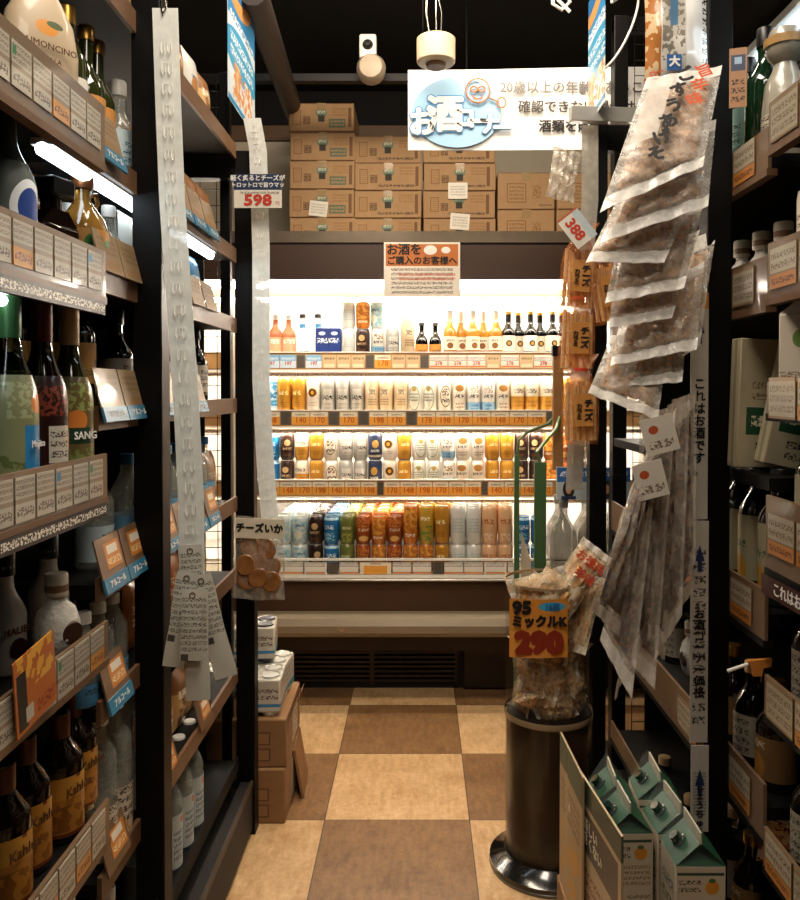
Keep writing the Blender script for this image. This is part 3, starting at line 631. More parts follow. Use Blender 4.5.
LBt('g2',bgr2,-.60,1.50,1.741,'green bottle with orange label next to the near left post')
LBt('g1',bgr,-.68,1.42,1.741,'green bottle with white label standing in the back row, top left shelf')
LBt('wc',bottle('clear_bottle',.2,.03,.013,.5,.75,G_CLR,lab('pale','#bcd0d6',[('txt',-.025,.025,.02,.08,4,'#3a6d86')]),.1,.5,CAPW,.03),-.588,1.575,1.741,'clear white-capped bottle against the near left post, top shelf')
# second shelf
z2 = 1.5005
GRAYB = mat('grey_glazed_bottle','#3f4a48',.25,coat=.5)
LBt('gb',bottle('grey_bottle',.27,.038,.014,.42,.68,GRAYB,lab('blueell','#56605c',[('ell',0,.085,.028,.04,'#e6ebee'),('ell',0,.085,.02,.028,'#1c3f8c')]),.1,.55,CAPT,.05),-.565,1.10,z2,'grey bottle with blue and white oval emblem, second left shelf',rz=LR-.2)
def decanter():
    o = MB().lathe([(.03,0),(.04,.005),(.042,.05),(.03,.08),(.014,.1),(.013,.125),(.018,.13),(.018,.14)],20).build('decanter', mat('amber_liquor','#b5782c',.05,0,.1,20,.6,coat=.5))
    MB().lathe([(.012,.14),(.02,.146),(.022,.16),(.014,.172),(0,.175)],14).build('stopper', G_AMB, o); return o
LBt('dec',decanter,-.62,1.16,z2,'round amber decanter with glass stopper on the second left shelf','decanter')
LBt('dec',decanter,-.67,1.27,z2,'round amber decanter half hidden behind the square dark bottle','decanter')
def squareb():
    o = MB().box(-.04,.04,-.022,.022,0,.095).build('square_bottle', mat('dark_amber_glass','#24130a',.06,0,.1,20,coat=.7), bevel=.006)
    MB().prism([(-.038,.095),(.038,.095),(.018,.118),(-.018,.118)],-.018,.018).lathe([(.016,.115),(.016,.14)],16).build('shoulder', MATS['dark_amber_glass'], o)
    MB().box(-.026,.026,-.026,.026,.138,.168).build('cap', CAPB, o, bevel=.005)
    MB().box(-.032,.032,-.0235,-.0222,.01,.072).build('label', art('square_label','#a77f52',[('txt',-.026,.026,.018,.062,4,'#5a3c20'),('txt',-.02,.02,.028,.04,1,'#2b1a10')]), o)
    return o
LBt('sq',squareb,-.575,1.255,z2,'square dark amber bottle with big black cap, second left shelf','bottle',rz=LR-.3)
def plumjug():
    o = MB().lathe([(.034,0),(.041,.008),(.042,.075),(.036,.095),(.02,.118),(.014,.128),(.014,.15)],24).build('plum_wine_jug', mat('plum_wine','#c08a3c',.05,0,.1,20,.55,coat=.5))
    MB().lathe([(.0425,.012),(.0428,.075)],24,close=False).build('label', art('plum_label','#b8803c',[('ell',-.014,.052,.016,.016,'#2f6b2c'),('ell',.016,.046,.014,.014,'#3b7a35'),('txt',-.03,.03,.014,.034,1,'#f2efe4'),('rect',-.035,-.02,.012,.032,'#d88a4c')]), o)
    MB().lathe([(.018,.147),(.019,.152),(.019,.17),(.015,.176),(0,.178)],18).build('cap', mat('bronze_cap','#7a4a28',.3,.5), o)
    MB().tube([(.016,0,.14),(.032,0,.145),(.036,0,.13),(.026,0,.112)],.0045,8).build('handle', MATS['plum_wine'], o)
    return o
LBt('pj',plumjug,-.58,1.385,1.5365,'plum wine jug with green plums on its label, second left shelf','jug',rz=LR-.35)
LBt('pj',plumjug,-.68,1.40,1.5365,'plum wine jug standing behind the square dark bottle','jug',rz=LR)
LBt('wcb',bottle('clear_sake_bottle',.145,.03,.011,.4,.75,G_CLR,lab('sakelab','#dcd4c2',[('txt',-.02,.02,.02,.06,3,'#4a3a28'),('ell',0,.05,.008,.008,'#c8842f')]),.08,.5,CAPW,.022),-.58,1.50,1.5365,'clear bottle with white cap beside the plum wine jug')
LBt('wcb',bottle('clear_sake_bottle',.145,.03,.011,.4,.75,G_CLR,None),-.65,1.48,1.5365,'clear bottle with white cap hard against the near left post')
# third shelf: three big sangria bottles
z3 = 1.2005; H3 = .285
def withtext(b, body, size, m, x, z, R_=.038):
    def f():
        o = b(); txt(body, size, m, o, (x,-math.sqrt(max(R_*R_-x*x,1e-6))-.0008,z), 'lettering', .03).rotation_euler = (0,0,math.asin(max(-1,min(1,x/R_)))*.8); return o
    return f
def sang(nm, gm, lm, foil): return bottle(nm,H3,.036,.0145,.42,.74,gm,lm,.03,.56,None,0,foil,nk=(.74,.995),n=28)
LBt('mj',withtext(sang('pale_green_bottle',G_PALE,art('label_mojito','#85875f',[('blot',-.04,.04,.0,.05,90,'#5f6b38'),('blot',-.03,.01,.1,.15,120,'#a3a780'),('rect',-.012,.034,.03,.09,'#2a7fb5'),('ell',.012,.12,.014,.014,'#d9823a')],.3,coat=.5),CAPGR),'Mojito',.0135,INKWHITE,.010,.064),-.57,1.115,z3,'pale green cocktail bottle with blue label and green foil',rz=LR-.25)
LBt('sr',sang('red_sangria_bottle',G_DK,art('label_sangria_red','#2c120e',[('blot',-.03,.03,.10,.145,170,'#7d3a2c'),('rect',-.022,.014,.03,.085,'#c9c2b2'),('txt',-.02,.012,.035,.08,3,'#4b4037'),('ell',.026,.06,.013,.015,'#cf7c2a'),('band',.0,.02,'#8f2f22')],.3,coat=.5),CAPR),-.57,1.21,z3,'dark red sangria bottle with maroon foil, between two lighter bottles',rz=LR-.25)
LBt('sw',withtext(sang('white_sangria_bottle',G_OLV,art('label_sangria_white','#6b5c34',[('blot',-.04,.04,.105,.15,130,'#8f9a58'),('ell',-.02,.09,.016,.016,'#d37f38'),('rect',-.04,.04,.052,.078,'#23402e'),('blot',-.04,.04,.0,.045,130,'#74854a')],.3,coat=.5),CAPT),'SANG',.017,INKWHITE,-.010,.065),-.57,1.305,z3,'white sangria bottle with cream foil and dark green name band',rz=LR-.25)
tanl = lab('tanlabel','#a87c3c',[('rect',0,.022,.05,.09,'#2f2116'),('txt',-.03,-.002,.06,.075,1,'#4a3016')])
bdk = bottle('black_wine_bottle',.24,.038,.014,.55,.8,G_BLK,tanl,.2,.5,CAPB,.03)
LBt('bk',bdk,-.62,1.435,1.302,'black bottle with tan label behind the white sangria bottle')
LBt('bk',bdk,-.70,1.36,1.302,'black bottle with tan label deeper on the third left shelf')
wll = lab('whitesmall','#b9b1a2',[('txt',-.025,.025,.04,.09,3,'#4a433a')])
for k,(x,y) in enumerate(((-.62,1.64),(-.60,1.74),(-.60,1.84),(-.60,1.94),(-.60,2.04),(-.60,2.14))):
    LBt('bw',bottle('black_wine_bottle',.2,.034,.013,.5,.78,G_BLK,wll,.15,.5,CAPB,.03),x,y,1.302,'%s black bottle with pale label on the far left bay'%ORD[k], g='black bottles of the far left bay')
# fourth shelf
z4 = .9255
MALI = mat('white_ceramic','#cfc8ba',.25,0,.03,coat=.4)
def mal():
    o = MB().lathe(bprof(.185,.036,.0155,.5,.82),28).build('white_rum_bottle', MALI)
    txt('MALIBU', .017, INKBROWN, o, (0,-.0375,.075), 'lettering', .03)
    MB().lathe([(0,-.0006),(.017,-.0006)],18,M=Matrix.Translation((0,-.0365,.045))@Matrix.Rotation(PI/2,4,'X')@Matrix.Diagonal((1,1,-1,1))).build('emblem', mat('maroon_emblem','#5a2a1c',.5), o)
    MB().lathe([(.018,.165),(.018,.205),(.016,.208),(0,.208)],18).build('cap', CAPB, o); return o
LBt('ml',mal,-.61,1.17,z4,'white rum bottle with dark neck, left of the round white one',rz=LR-.45).scale = (.86,.86,.86)
LBt('ml',mal,-.60,1.29,z4,'white rum bottle with dark neck, right of the round white one',rz=LR-.45).scale = (.86,.86,.86)
def roundb():
    o = MB().lathe([(.02,0),(.034,.012),(.042,.04),(.042,.065),(.034,.09),(.02,.103),(.017,.11),(.017,.125)],28,sy=.75).build('round_white_bottle', mat('textured_white_bottle','#c9c4b8',.35,0,.15,90,bump=.8))
    MB().lathe([(.019,.115),(.02,.12),(.02,.15),(.018,.153),(0,.153)],20).build('cap', art('banded_cap','#c7bda8',[('band',.122,.134,'#7a5c40')]), o)
    MB().lathe([(0,-.001),(.019,-.001),(.021,.004)],22,M=Matrix.Translation((.012,-.031,.05))@Matrix.Rotation(PI/2+.08,4,'X')@Matrix.Diagonal((1,1,-1,1))).build('medallion', art('medallion_print','#3d2416',[('txt',-.014,.014,-.004,.004,1,'#c9b48e')]), o)
    return o
LBt('rw',roundb,-.553,1.215,z4,'round white bottle with brown medallion in front of the rum bottles',rz=LR-.6).scale = (.85,.85,.88)
def clab(nm,c): return lab(nm,c,[('txt',-.025,.025,.02,.07,3,'#3c4c5a'),('ell',.0,.06,.01,.008,'#c86a3a')])
CB1 = bottle('clear_shochu_bottle',.2,.034,.014,.58,.85,G_CLR,clab('shochu1','#b9c9cc'),.08,.4,CAPW,.02)
CB2 = bottle('clear_vodka_bottle',.2,.032,.013,.6,.85,G_CLR,clab('shochu2','#6fa3c4'),.06,.4,CAPBL,.02)
LBt('c1',CB1,-.60,1.475,.9255+.085,'clear bottle with grey label between the rum bottle and near left post')
for k,y in enumerate((1.60,1.68,1.76,1.84,1.92,2.0,2.08,2.16)):
    LBt('c2',CB2,-.585,y,1.0105,'%s clear blue-labelled bottle from the near left post, mid-height'%ORD[k], g='blue-labelled bottles of the far left bay')
for k,y in enumerate((1.36,1.425,1.49)):
    LBt('c3',bottle('clear_vodka_bottle',.16,.028,.012,.6,.85,G_CLR,clab('shochu3','#4f93c0'),.02,.25,CAPW,.02),-.575,y,.8005,'%s small clear bottle with blue base label near the round white bottle'%ORD[k], g='small blue-based clear bottles')
# fifth shelf: coffee liqueur + clear
z5 = .6305
def kah():
    o = MB().lathe(bprof(.2,.036,.014,.6,.84),26).build('coffee_liqueur_bottle', G_DK)
    MB().lathe([(.0368,.012),(.0368,.105)],26,close=False).build('label', art('coffee_label','#b8792a',[('band',.07,.105,'#c98f35'),('band',.012,.018,'#6b2f16'),('blot',-.036,.036,.02,.06,60,'#8c551c'),('rect',-.004,.004,.1,.105,'#6b2f16')],coat=.4), o)
    txt('Kahlúa', .021, INKBROWN, o, (0,-.0378,.083), 'lettering', .03)
    MB().lathe([(.0155,.155),(.0165,.16),(.0165,.195),(0,.197)],16).build('cap', mat('brown_seal_cap','#5a2a16',.35), o); return o
for k,y in enumerate((1.09,1.175,1.262,1.345)):
    LBt('kh',kah,-.572-.012*(k%2),y,z5,'%s coffee liqueur bottle from the camera end, fifth left shelf'%ORD[k], g='coffee liqueur bottles', rz=LR-.3)
CB4 = bottle('tall_clear_bottle',.26,.033,.015,.68,.86,G_CLR,lab('printed','#c9c0ae',[('txt',-.03,.03,.03,.1,4,'#3f3428'),('blot',-.03,.03,.0,.035,80,'#c9822f')]),.02,.38,CAPW,.02)
for k,y in enumerate((1.42,1.495,1.60)):
    LBt('c4',CB4,-.575,y,.502,'%s tall clear bottle with printed label, beside the coffee liqueur'%ORD[k], g='tall clear bottles on the left')
for k,y in enumerate((1.09,1.18,1.27,1.36,1.44)):
    LBt('c5',bottle('clear_shochu_bottle',.2,.034,.014,.55,.82,G_CLR,clab('shochu5','#a7adab'),.08,.4,CAPW,.025),-.57,y,.3405 if y < 1.31 else .2355,'%s clear white-capped bottle at the bottom left corner'%ORD[k], g='clear bottles at the bottom left')
for k,y in enumerate((1.64,1.73,1.82,1.91,2.0)):
    LBt('c6',bottle('tall_clear_bottle',.27,.033,.013,.58,.82,G_CLR,lab('palebl','#a9b4b4',[('txt',-.025,.025,.03,.1,5,'#4a5a62'),('ell',.0,.12,.008,.008,'#c0562f')]),.05,.5,CAPW,.03),-.578,y,.2355,'%s clear label-fronted bottle on the lowest shelf past the near left post'%ORD[k], g='clear bottles on the lowest far left shelf')
# goods in the far left bay
def packbuild(w,d,h,m,name='snack_pack'):
    def f():
        b = MB()
        b.grid(lambda u,v: (w*(u-.5), -d/2*(math.sin(PI*u)**.4)*(math.sin(PI*min(max(v,.0),1))**.4)-.001, h*v),8,8)
        b.grid(lambda u,v: (w*(.5-u), d/2*(math.sin(PI*u)**.4)*(math.sin(PI*v)**.4)+.001, h*v),8,8)
        return b.build(name, m)
    return f
pm = [art('pack_brown','#8a5f38',[('blot',-.05,.05,.0,.1,40,'#c9a26a'),('txt',-.04,.04,.08,.11,1,'#efe3c8')],.3,coat=.4),art('pack_white','#d4d2ca',[('txt',-.03,.03,.03,.1,4,'#24407a'),('ell',-.01,.07,.02,.025,'#b07a3e')],.3,coat=.4),art('pack_blue','#5b90b0',[('txt',-.04,.04,.06,.1,2,'#e8ecec'),('blot',-.05,.05,0,.05,50,'#c98f4a')],.3,coat=.4),art('pack_orange','#b9702c',[('txt',-.04,.04,.05,.1,2,'#f3e2c2')],.3,coat=.4)]
pn = ['brown','white','blue','orange']
cnt = 0
for z,ys,vs in ((1.741,(1.66,1.76,1.86,1.97,2.08,2.2),(0,0,3,0,0,0)),(1.536,(1.65,1.76,1.87,1.98,2.09),(1,1,2,1,2)),(.801,(1.66,1.78,1.9,2.02,2.14),(3,0,3,0,3)),(.501,(1.72,1.84,1.96,2.08),(0,3,0,0)),(1.011,(2.25,),(3,)),(2.046,(1.7,1.82,1.95,2.08,2.2),(0,1,0,1,0))):
    for y,v in zip(ys,vs):
        cnt += 1
        inst(('pp',v), packbuild(.105,.05,.15 if v != 1 else .16,pm[v]), (-.60,y,z), 0, '%s snack pack, %s along the %s shelf of the far left bay'%(pn[v], ORD[ys.index(y)], lvb[[2.046,1.741,1.536,1.301,1.011,.801,.501].index(z)]), 'snack pack', 'snack packs of the far left bay', rot=(0,0,LR))
# near left leaflet
o = MB().box(-.055,.055,-.002,0,-.05,.05).build('leaflet', art('leaflet_print','#b8642a',[('blot',-.05,.05,.0,.05,50,'#e0a53c'),('rect',-.05,-.025,-.045,.03,'#1e1a18'),('rect',-.03,-.01,-.04,-.02,'#b7b0a0'),('txt',0,.05,-.045,-.02,1,'#8d2d1a')],coat=.4), None, (-.505,1.045,.955), (0,math.radians(-6),PI/2))
tag(o,'orange and yellow leaflet with a dark bottle picture, left edge','leaflet')
# ================================================================== RIGHT UNIT
RF = .582
RU = empty('shelving_unit', (.85,1.4,0)); tag(RU, 'black steel shelving unit of bottles along the right side of the aisle', 'shelving unit')
ur = lambda mb,name,m,bevel=0: up(mb,name,m,bevel,RU)
ur(MB().box(.536,.581,1.49,1.54,0,2.98), 'post', BLACK, .002)
a = P(590,388,2.5).x; b_ = P(607,388,2.5).x
ur(MB().box(a,b_,2.5,2.55,0,P(600,120,2.5).z), 'post', BLACK, .002)
a2 = P(613,388,2.6).x; b2 = P(627,388,2.6).x
ur(MB().box(a2,b2,2.6,2.65,0,P(612,15,2.6).z), 'post', BLACK, .002)
ur(MB().box(a,1.0,2.505,2.545,P(600,150,2.5).z,P(600,124,2.5).z), 'end_arm', BLACK, .002)
ur(MB().box(a2,1.0,2.61,2.64,P(612,30,2.6).z,P(612,15,2.6).z), 'top_bar', BLACK, .002)
ur(gridpanel(b2+.02,b2+.48,2.60,.2,P(612,20,2.6).z,.05), 'wire_grid', GRID)
ur(MB().box(1.12,1.15,.3,2.55,0,2.3).box(.70,1.12,2.46,2.47,.14,2.0), 'back_panel', MATS['dark_back_panel'])  # second box is an added dark sheet hiding the bright fridge beyond
ur(MB().box(.60,1.12,.3,2.5,0,.14), 'base_plinth', BLACK2)
ur(MB().box(.60,1.12,.9,1.48,2.07,2.11), 'canopy_board', BLACK2)
ur(MB().box(.70,.78,1.0,1.75,2.052,2.068,1).tube([(.74,1.0,2.045),(.74,1.75,2.045)],.011,8,0), 'lamp_strip', [TUBEC, WHITE])
ur(MB().box(.60,1.12,1.49,1.8,2.09,2.12), 'canopy_board', BLACK2)
RA1 = [(1.76,1.81,1.735),(1.53,1.58,1.49),(1.32,1.352,1.30),(1.06,1.165,1.045),(.83,.865,.80),(.57,.61,.545),(.30,.33,.28)]
RA2 = [(1.735,1.78,1.71),(1.50,1.565,1.482),(1.19,1.20,1.185),(.96,1.0,.915),(.63,.67,.575),(.30,.33,.28)]
rcm = lambda v: art('shelf_card_r%d'%v, '#83694a', [('rect',-.045,.045,.025,.065,'#a99e88'),('txt',-.042,.042,.028,.06,2,'#6b5640'),('rect',-.045,.045,.0,.022,'#b8752f'),('txt',-.04,.04,.003,.02,1,'#5b2f12')] if v else [('rect',-.045,.045,.004,.06,'#a1967f'),('txt',-.042,.042,.008,.056,3,'#6a5a48')], coat=.5)
for nm,R_,y0,y1 in (('near',RA1,.85,1.325),('far',RA2,1.345,2.42)):
    for i,(z,zt,zb) in enumerate(R_):
        xf = RF if nm == 'near' else RF+.008
        sh = board(RU,xf,1.12,y0,y1,z,-1); sh.location = -RU.location
        if zt-zb < .03: continue
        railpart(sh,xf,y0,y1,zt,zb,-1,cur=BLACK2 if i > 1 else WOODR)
        y = min(y1,1.8)-.06; n = 0
        while y > y0+.05 and n < 4:
            v = 1 if (i+n) % 2 or i == 3 else 0
            inst(('rc',v), scard(.092,min(.066,.066),rcm(v)), (xf-.0075,y,zb+(zt-zb)/2-.033), 0, '%s price card from the far end, %s rail of the %s right bay'%(ORD[n],ORD[i],nm), 'price card', 'price cards on the right shelf rails', rot=(0,0,-PI/2))
            y -= .1; n += 1
o = MB().box(-.13,.13,-.002,0,-.016,.016).build('slogan_strip', mat('maroon_strip','#3c1512',.4,coat=.3), None, (RF-.013,1.19,1.02), (0,0,-PI/2)); tag(o,'dark red slogan strip under the orange cards on the right rail','shelf strip')
txt('これはお酒です', .024, INKWHITE, o, (.0,-.0028,0), 'lettering', .02)
RR = -PI/2
def RB(key,b,x,y,z,label,cat='bottle',g=None,rz=RR): return inst(key,b,(x,y,z),rz,label,cat,g)
gw = lab('greenwhite','#8fb8aa',[('txt',-.025,.025,.05,.12,5,'#2c4a40')])
RG1 = bottle('green_sake_bottle',.25,.034,.014,.6,.8,G_GRN,gw,.15,.6,CAPB,.03); RG2 = bottle('dark_green_bottle',.27,.036,.013,.6,.8,mat('deep_green_glass','#14301c',.05,0,.1,coat=.7,trans=.2),None,.1,.5,CAPB,.035)
for k,(key,b,x,y,z,l) in enumerate((('rg1',RG1,.645,1.58,1.7355,'green bottle with pale label nearest the near right post, top shelf'),('rg2',RG2,.64,1.49,1.7355,'second dark green bottle from the near right post, top shelf'),('rg1',RG1,.66,1.66,1.7355,'green bottle with pale label left of the white-wrapped bottle'),('rg2',RG2,.72,1.46,1.7355,'dark green bottle in the back row, top right shelf'),('rg2',RG2,.70,1.53,1.7355,'dark green bottle in the back row close to the right post'))):
    RB(key,b,x,y,z,l)
def wrapped():
    b = MB(); 
    b.lathe([(.035,0),(.045,.02),(.046,.12),(.04,.18),(.026,.21),(.022,.225),(.034,.24),(.042,.27),(.03,.3),(.0,.305)],24)
    o = b.build('wrapped_bottle', mat('white_wrap','#9d9584',.3,0,.12,40,bump=.6,coat=.4))
    MB().lathe([(.0465,.03),(.0468,.11)],24,close=False).build('label', art('wrap_label','#c4b9a2',[('txt',-.03,.03,.03,.11,5,'#3a3028')]), o)
    MB().lathe([(.0425,.262),(.0425,.28)],20,close=False).build('paper_band', mat('gold_paper','#a8834c',.4), o); return o
RB('wr',wrapped,.65,1.43,1.7355,'bottle wrapped in crumpled white paper, top right shelf').scale = (.85,.85,.8)

o = MB().box(-.0145,.0145,-.002,0,-.052,.052).build('hanging_card', art('hang_card','#a97c55',[('rect',-.012,.012,.012,.04,'#38435a'),('rect',-.006,.006,.024,.036,'#9fb6c8'),('txt',-.011,.011,-.045,.0,3,'#3a2518')]), None, tuple(P(738,78,1.42)), (0,0,-.3)); tag(o,'tan card with blue square hanging right of the near right post','hanging card')
wb = lab('winelab','#cfc6b0',[('txt',-.02,.02,.05,.09,3,'#5a4c38'),('ell',0,.045,.008,.01,'#b0402a')])
RW = bottle('dark_wine_bottle',.21,.033,.013,.5,.76,G_BLK,wb,.12,.52,CAPB,.03)
RW2 = bottle('green_wine_bottle',.23,.034,.013,.5,.76,mat('wine_green','#0f1f12',.05,0,.1,coat=.7),wb,.12,.55,CAPG,.04)
for k,(key,b,x,y,z) in enumerate((('rw',RW,.645,1.60,1.5005),('rw',RW,.645,1.51,1.5005),('rw',RW,.645,1.42,1.5005),('rw2',RW2,.64,1.28,1.5305),('rw2',RW2,.72,1.35,1.5305))):
    RB(key,b,x,y,z,'%s dark wine bottle with cream label from the near right post, second shelf'%ORD[k],g='dark wine bottles on the right')
def tallcarton(w,d,h,m,name):
    def f():
        return MB().box(-w/2,w/2,-d/2,d/2,0,h).build(name, m, bevel=.002)
    return f
bx = art('cream_box','#b7ab8c',[('rect',-.06,.06,.06,.11,'#1f4a2e'),('txt',-.05,.05,.07,.1,1,'#d8d0b4'),('txt',-.05,.05,.12,.16,2,'#7b6f58'),('txt',-.04,.04,.01,.05,2,'#3b3327'),('Y','rect',-.004,.004,0,.25,'#8f866a')])
inst('bx',tallcarton(.15,.035,.235,bx,'flat_box'),(.648,1.475,1.1955),0,'cream flat gift box with green panel right of the near right post','gift box',None,rot=(0,math.radians(2),.12))
inst('bx',tallcarton(.15,.035,.235,bx,'flat_box'),(.675,1.425,1.1955),0,'cream flat gift box leaning behind its twin on the right shelf','gift box',None,rot=(0,math.radians(12),.1))
wc = art('white_carton_leaf','#c4b8a4',[('ell',0,.1,.011,.014,'#5f7a3a'),('Y','ell',0,.1,.011,.014,'#5f7a3a'),('txt',-.03,.03,.02,.05,2,'#7a6a55')])
def wcart():
    o = MB().box(-.032,.032,-.032,.032,0,.14).build('white_carton', wc, bevel=.003)
    MB().prism([(-.032,.14),(.032,.14),(0,.165)],-.03,.03).build('gable_top', wc, o)
    MB().lathe([(.011,.15),(.011,.17),(0,.172)],14).build('cap', CAPT, o); return o
RB('wca',wcart,.62,1.285,1.3205,'white drink carton with green leaf on the third right shelf','carton',rz=-.7)
RB('wca',wcart,.70,1.17,1.3205,'white drink carton with green leaf at the right photo edge','carton',rz=-.7)
bl = lab('sidelab','#9a9172',[('ell',0,.04,.02,.03,'#b0822f'),('txt',-.02,.02,.08,.1,1,'#3a5a3a')])
RD = bottle('square_dark_bottle',.24,.038,.016,.6,.84,mat('dark_bottle_glass','#1b211c',.06,0,.1,coat=.7),bl,.1,.6,CAPB,.02)
for k,(x,y,z) in enumerate(((.645,1.60,.9605),(.645,1.51,.9605),(.64,1.41,.9605),(.64,1.27,1.0605),(.64,1.17,1.0605))):
    RB('rd',RD,x,y,z,'%s dark bottle with gold oval label from the near right post, mid-height'%ORD[k],g='dark bottles on the right')
RE = bottle('dark_liquor_bottle',.19,.036,.014,.55,.8,G_DK,lab('brl','#7a5a34',[('ell',0,.04,.02,.025,'#a9702c'),('txt',-.02,.02,.07,.09,1,'#cbb48c')]),.1,.5,CAPG,.02)
RC = bottle('clear_liquor_bottle',.19,.036,.014,.55,.8,glass('smoky_glass','#8d857a',.03),lab('smk','#8f8674',[('txt',-.03,.03,.02,.09,4,'#3a3128')]),.1,.5,CAPT,.02)
n_ = 0
for z,lv in ((.1405,'floor level'),(.6305,'knee level'),(.9605,'hip level'),(1.5005,'chest level')):
    for j in range(6):
        n_ += 1; b3 = (RE,RC,RD,RW)[(n_+j) % 4]; y3 = 1.76+j*.105
        RB(('re','rcl','rd','rw')[(n_+j) % 4],b3,.675,y3,z,'%s bottle beyond the near right post behind the hanging bags, %s'%(ORD[j],lv),g='bottles behind the hanging bags')
k = 0
for x,y,z in ((.64,1.62,.6305),(.64,1.52,.6305),(.64,1.42,.6305),(.635,1.27,.8305),(.635,1.17,.8305),(.635,1.27,.5705),(.635,1.17,.5705),(.64,1.62,.3005),(.64,1.52,.3005),(.64,1.41,.3005),(.635,1.28,.3005)):
    k += 1; RB('re' if k % 2 else 'rcl', RE if k % 2 else RC, x,y,z,'%s %s bottle in the dim lower right shelves, counted from above'%(ORD[k-1],'dark brown' if k % 2 else 'smoky clear'),g='bottles in the dim lower right shelves')
o = empty('shelf_talker', tuple(P(748,664,1.36))); tag(o,'orange plastic tag on a white arm sticking out of the right shelf','shelf tag')
MB().tube([(-.035,0,-.012),(.0,0,0)],.003,8).build('arm', WHITE, o); MB().prism([(-.002,.006),(.04,.01),(.038,-.004),(.025,-.006),(.022,-.02),(.008,-.02),(.006,-.006)],-.004,.004).build('orange_tag', mat('orange_plastic','#c98035',.4), o)
inst('redp',packbuild(.09,.04,.12,art('pack_red','#8a2f1c',[('blot',-.045,.045,0,.1,50,'#d0b08a'),('txt',-.04,.04,.08,.11,1,'#efe3cc')],.25,coat=.5)),(.645,1.40,.49),0,'red snack bag tucked low beside the near right post','snack pack',None,rot=(0,.1,-.5))
#@@PART3
# ================================================================== HANGING STRIPS AND BAGS
STRIP = film('strip_plastic','#eff1ea',.8,.3,.25,40)
def path_strip(name, pts, w, m, yaw=0, hooks=True):
    """hanging display strip: pts = world points from top to bottom"""
    pts = [Vector(p) for p in pts]; n = 40
    def at(t):
        t = t*(len(pts)-1); i = min(int(t), len(pts)-2); f = t-i; f2 = f
        return pts[i].lerp(pts[i+1], f2)
    root = pts[0].copy(); cx, sx = math.cos(yaw), math.sin(yaw)
    b = MB()
    for s_ in (0,1):
        b.grid(lambda u,v: tuple(at(v)-root+Vector(((u-.5)*w*cx*(1-2*s_), (u-.5)*w*sx*(1-2*s_)+s_*.001, 0))), 4, n)
    o = b.build(name, m, None, root)
    if hooks:
        me = None
        for k in range(2, 26):
            c = at(k/27)-root
            if me is None:
                h = MB()
                for dx in (-.006,.006): h.tube([(dx-.003,-.0015,.010),(dx-.003,-.003,-.004),(dx,-.004,-.009),(dx+.003,-.003,-.004),(dx+.003,-.0015,.010)],.0009,4)
                h.tube([(-.006,-.0018,.0100),(.006,-.0018,.0100)],.0007,4)
                q_ = h.build('hook', mat('strip_hooks','#eceae2',.3), o, c); me = q_.data
            else: link('hook', me, o, c)
    return o
o = path_strip('display_strip', [P(165,8,1.44),P(168,100,1.44),P(172,200,1.44),P(179,300,1.44),P(186,400,1.44),P(191,500,1.44),P(192,590,1.44)], .046, STRIP)
tag(o,'long milky plastic display strip hanging beside the near left post','display strip')
o = MB().tube([P(160,-30,1.445),P(161,5,1.44),P(163,14,1.437),P(166,8,1.437),P(165,0,1.44)],.0018,6).build('wire_hook', CHROME); tag(o,'wire hook carrying the near left display strip','hook')
# receipts-like leaflets tied to the strip
lfm = art('bilingual_leaflet','#c9c5b6',[('txt',-.018,.018,-.11,-.012,9,'#6c665a'),('rect',-.017,-.004,-.125,-.113,'#4d463e')],.5)
def strip_pack(m, w, h, film_=True):
    def f():
        b = MB(); s1 = 0
        b.grid(lambda u,v: (w*(u-.5)*(1+.04*math.sin(9*v)), -.004-.003*math.sin(PI*u)*math.sin(PI*v), -h*v), 6, 12)
        b.grid(lambda u,v: (w*(.5-u)*(1+.04*math.sin(9*v)), .001, -h*v), 6, 12)
        o = b.build('slim_packet', m)
        MB().tube([(-.005+.005*math.cos(a/8*2*PI)+.005,-.005,-.01+.005*math.sin(a/8*2*PI)) for a in range(9)],.0009,4).build('eyelet', INKBROWN, o)
        return o
    return f
for k,(px,py,ang,h,w,Y,lb) in enumerate(((196,590,1,.195,.040,1.405,'front long printed packet, lowest in the bunch below the milky strip'),(193,589,-2,.125,.036,1.392,'short printed packet on top of the bunch below the milky strip'),(188,572,-9,.17,.036,1.42,'printed packet swinging left behind the bunch below the milky strip'),(200,575,14,.19,.038,1.425,'printed packet swinging right behind the bunch below the milky strip'),(190,545,4,.12,.04,1.43,'grey packet at the top of the bunch on the milky strip'))):
    inst(('sp',w,h),strip_pack(lfm,w,h),tuple(P(px,py,Y)),0,lb,'packet','slim packets under the left strip',rot=(0,math.radians(-ang),.1))
o = path_strip('display_strip', [P(252,118,2.3),P(258,150,2.3),P(261,250,2.3),P(261,380,2.3),P(265,460,2.3),P(270,520,2.29)], .05, STRIP, hooks=True)
tag(o,'pale plastic display strip hanging beyond the far left post','display strip')
# price sign 598
p = P(258,208,2.25); o = MB().box(-.067,.067,-.002,0,0,.094).build('price_sign', art('sign598','#e9e2d2',[('rect',-.067,.067,.05,.094,'#1d3355'),('txt',-.05,.06,.036,.047,1,'#6b5b4c')],.35,coat=.5), None, tuple(p))
tag(o,'blue and white 598 price sign in front of the far left post','price sign')
txt('軽く炙るとチーズが', .017, INKWHITE, o, (0,-.003,.082), 'lettering', .03); txt('トロットロで旨ウマッ', .015, INKWHITE, o, (0,-.003,.063), 'lettering', .03)
txt('598', .042, INKRED, o, (0,-.003,.02), 'price_figures', .05, 1.25); txt('円', .012, INKRED, o, (.055,-.003,.012), 'price_unit')
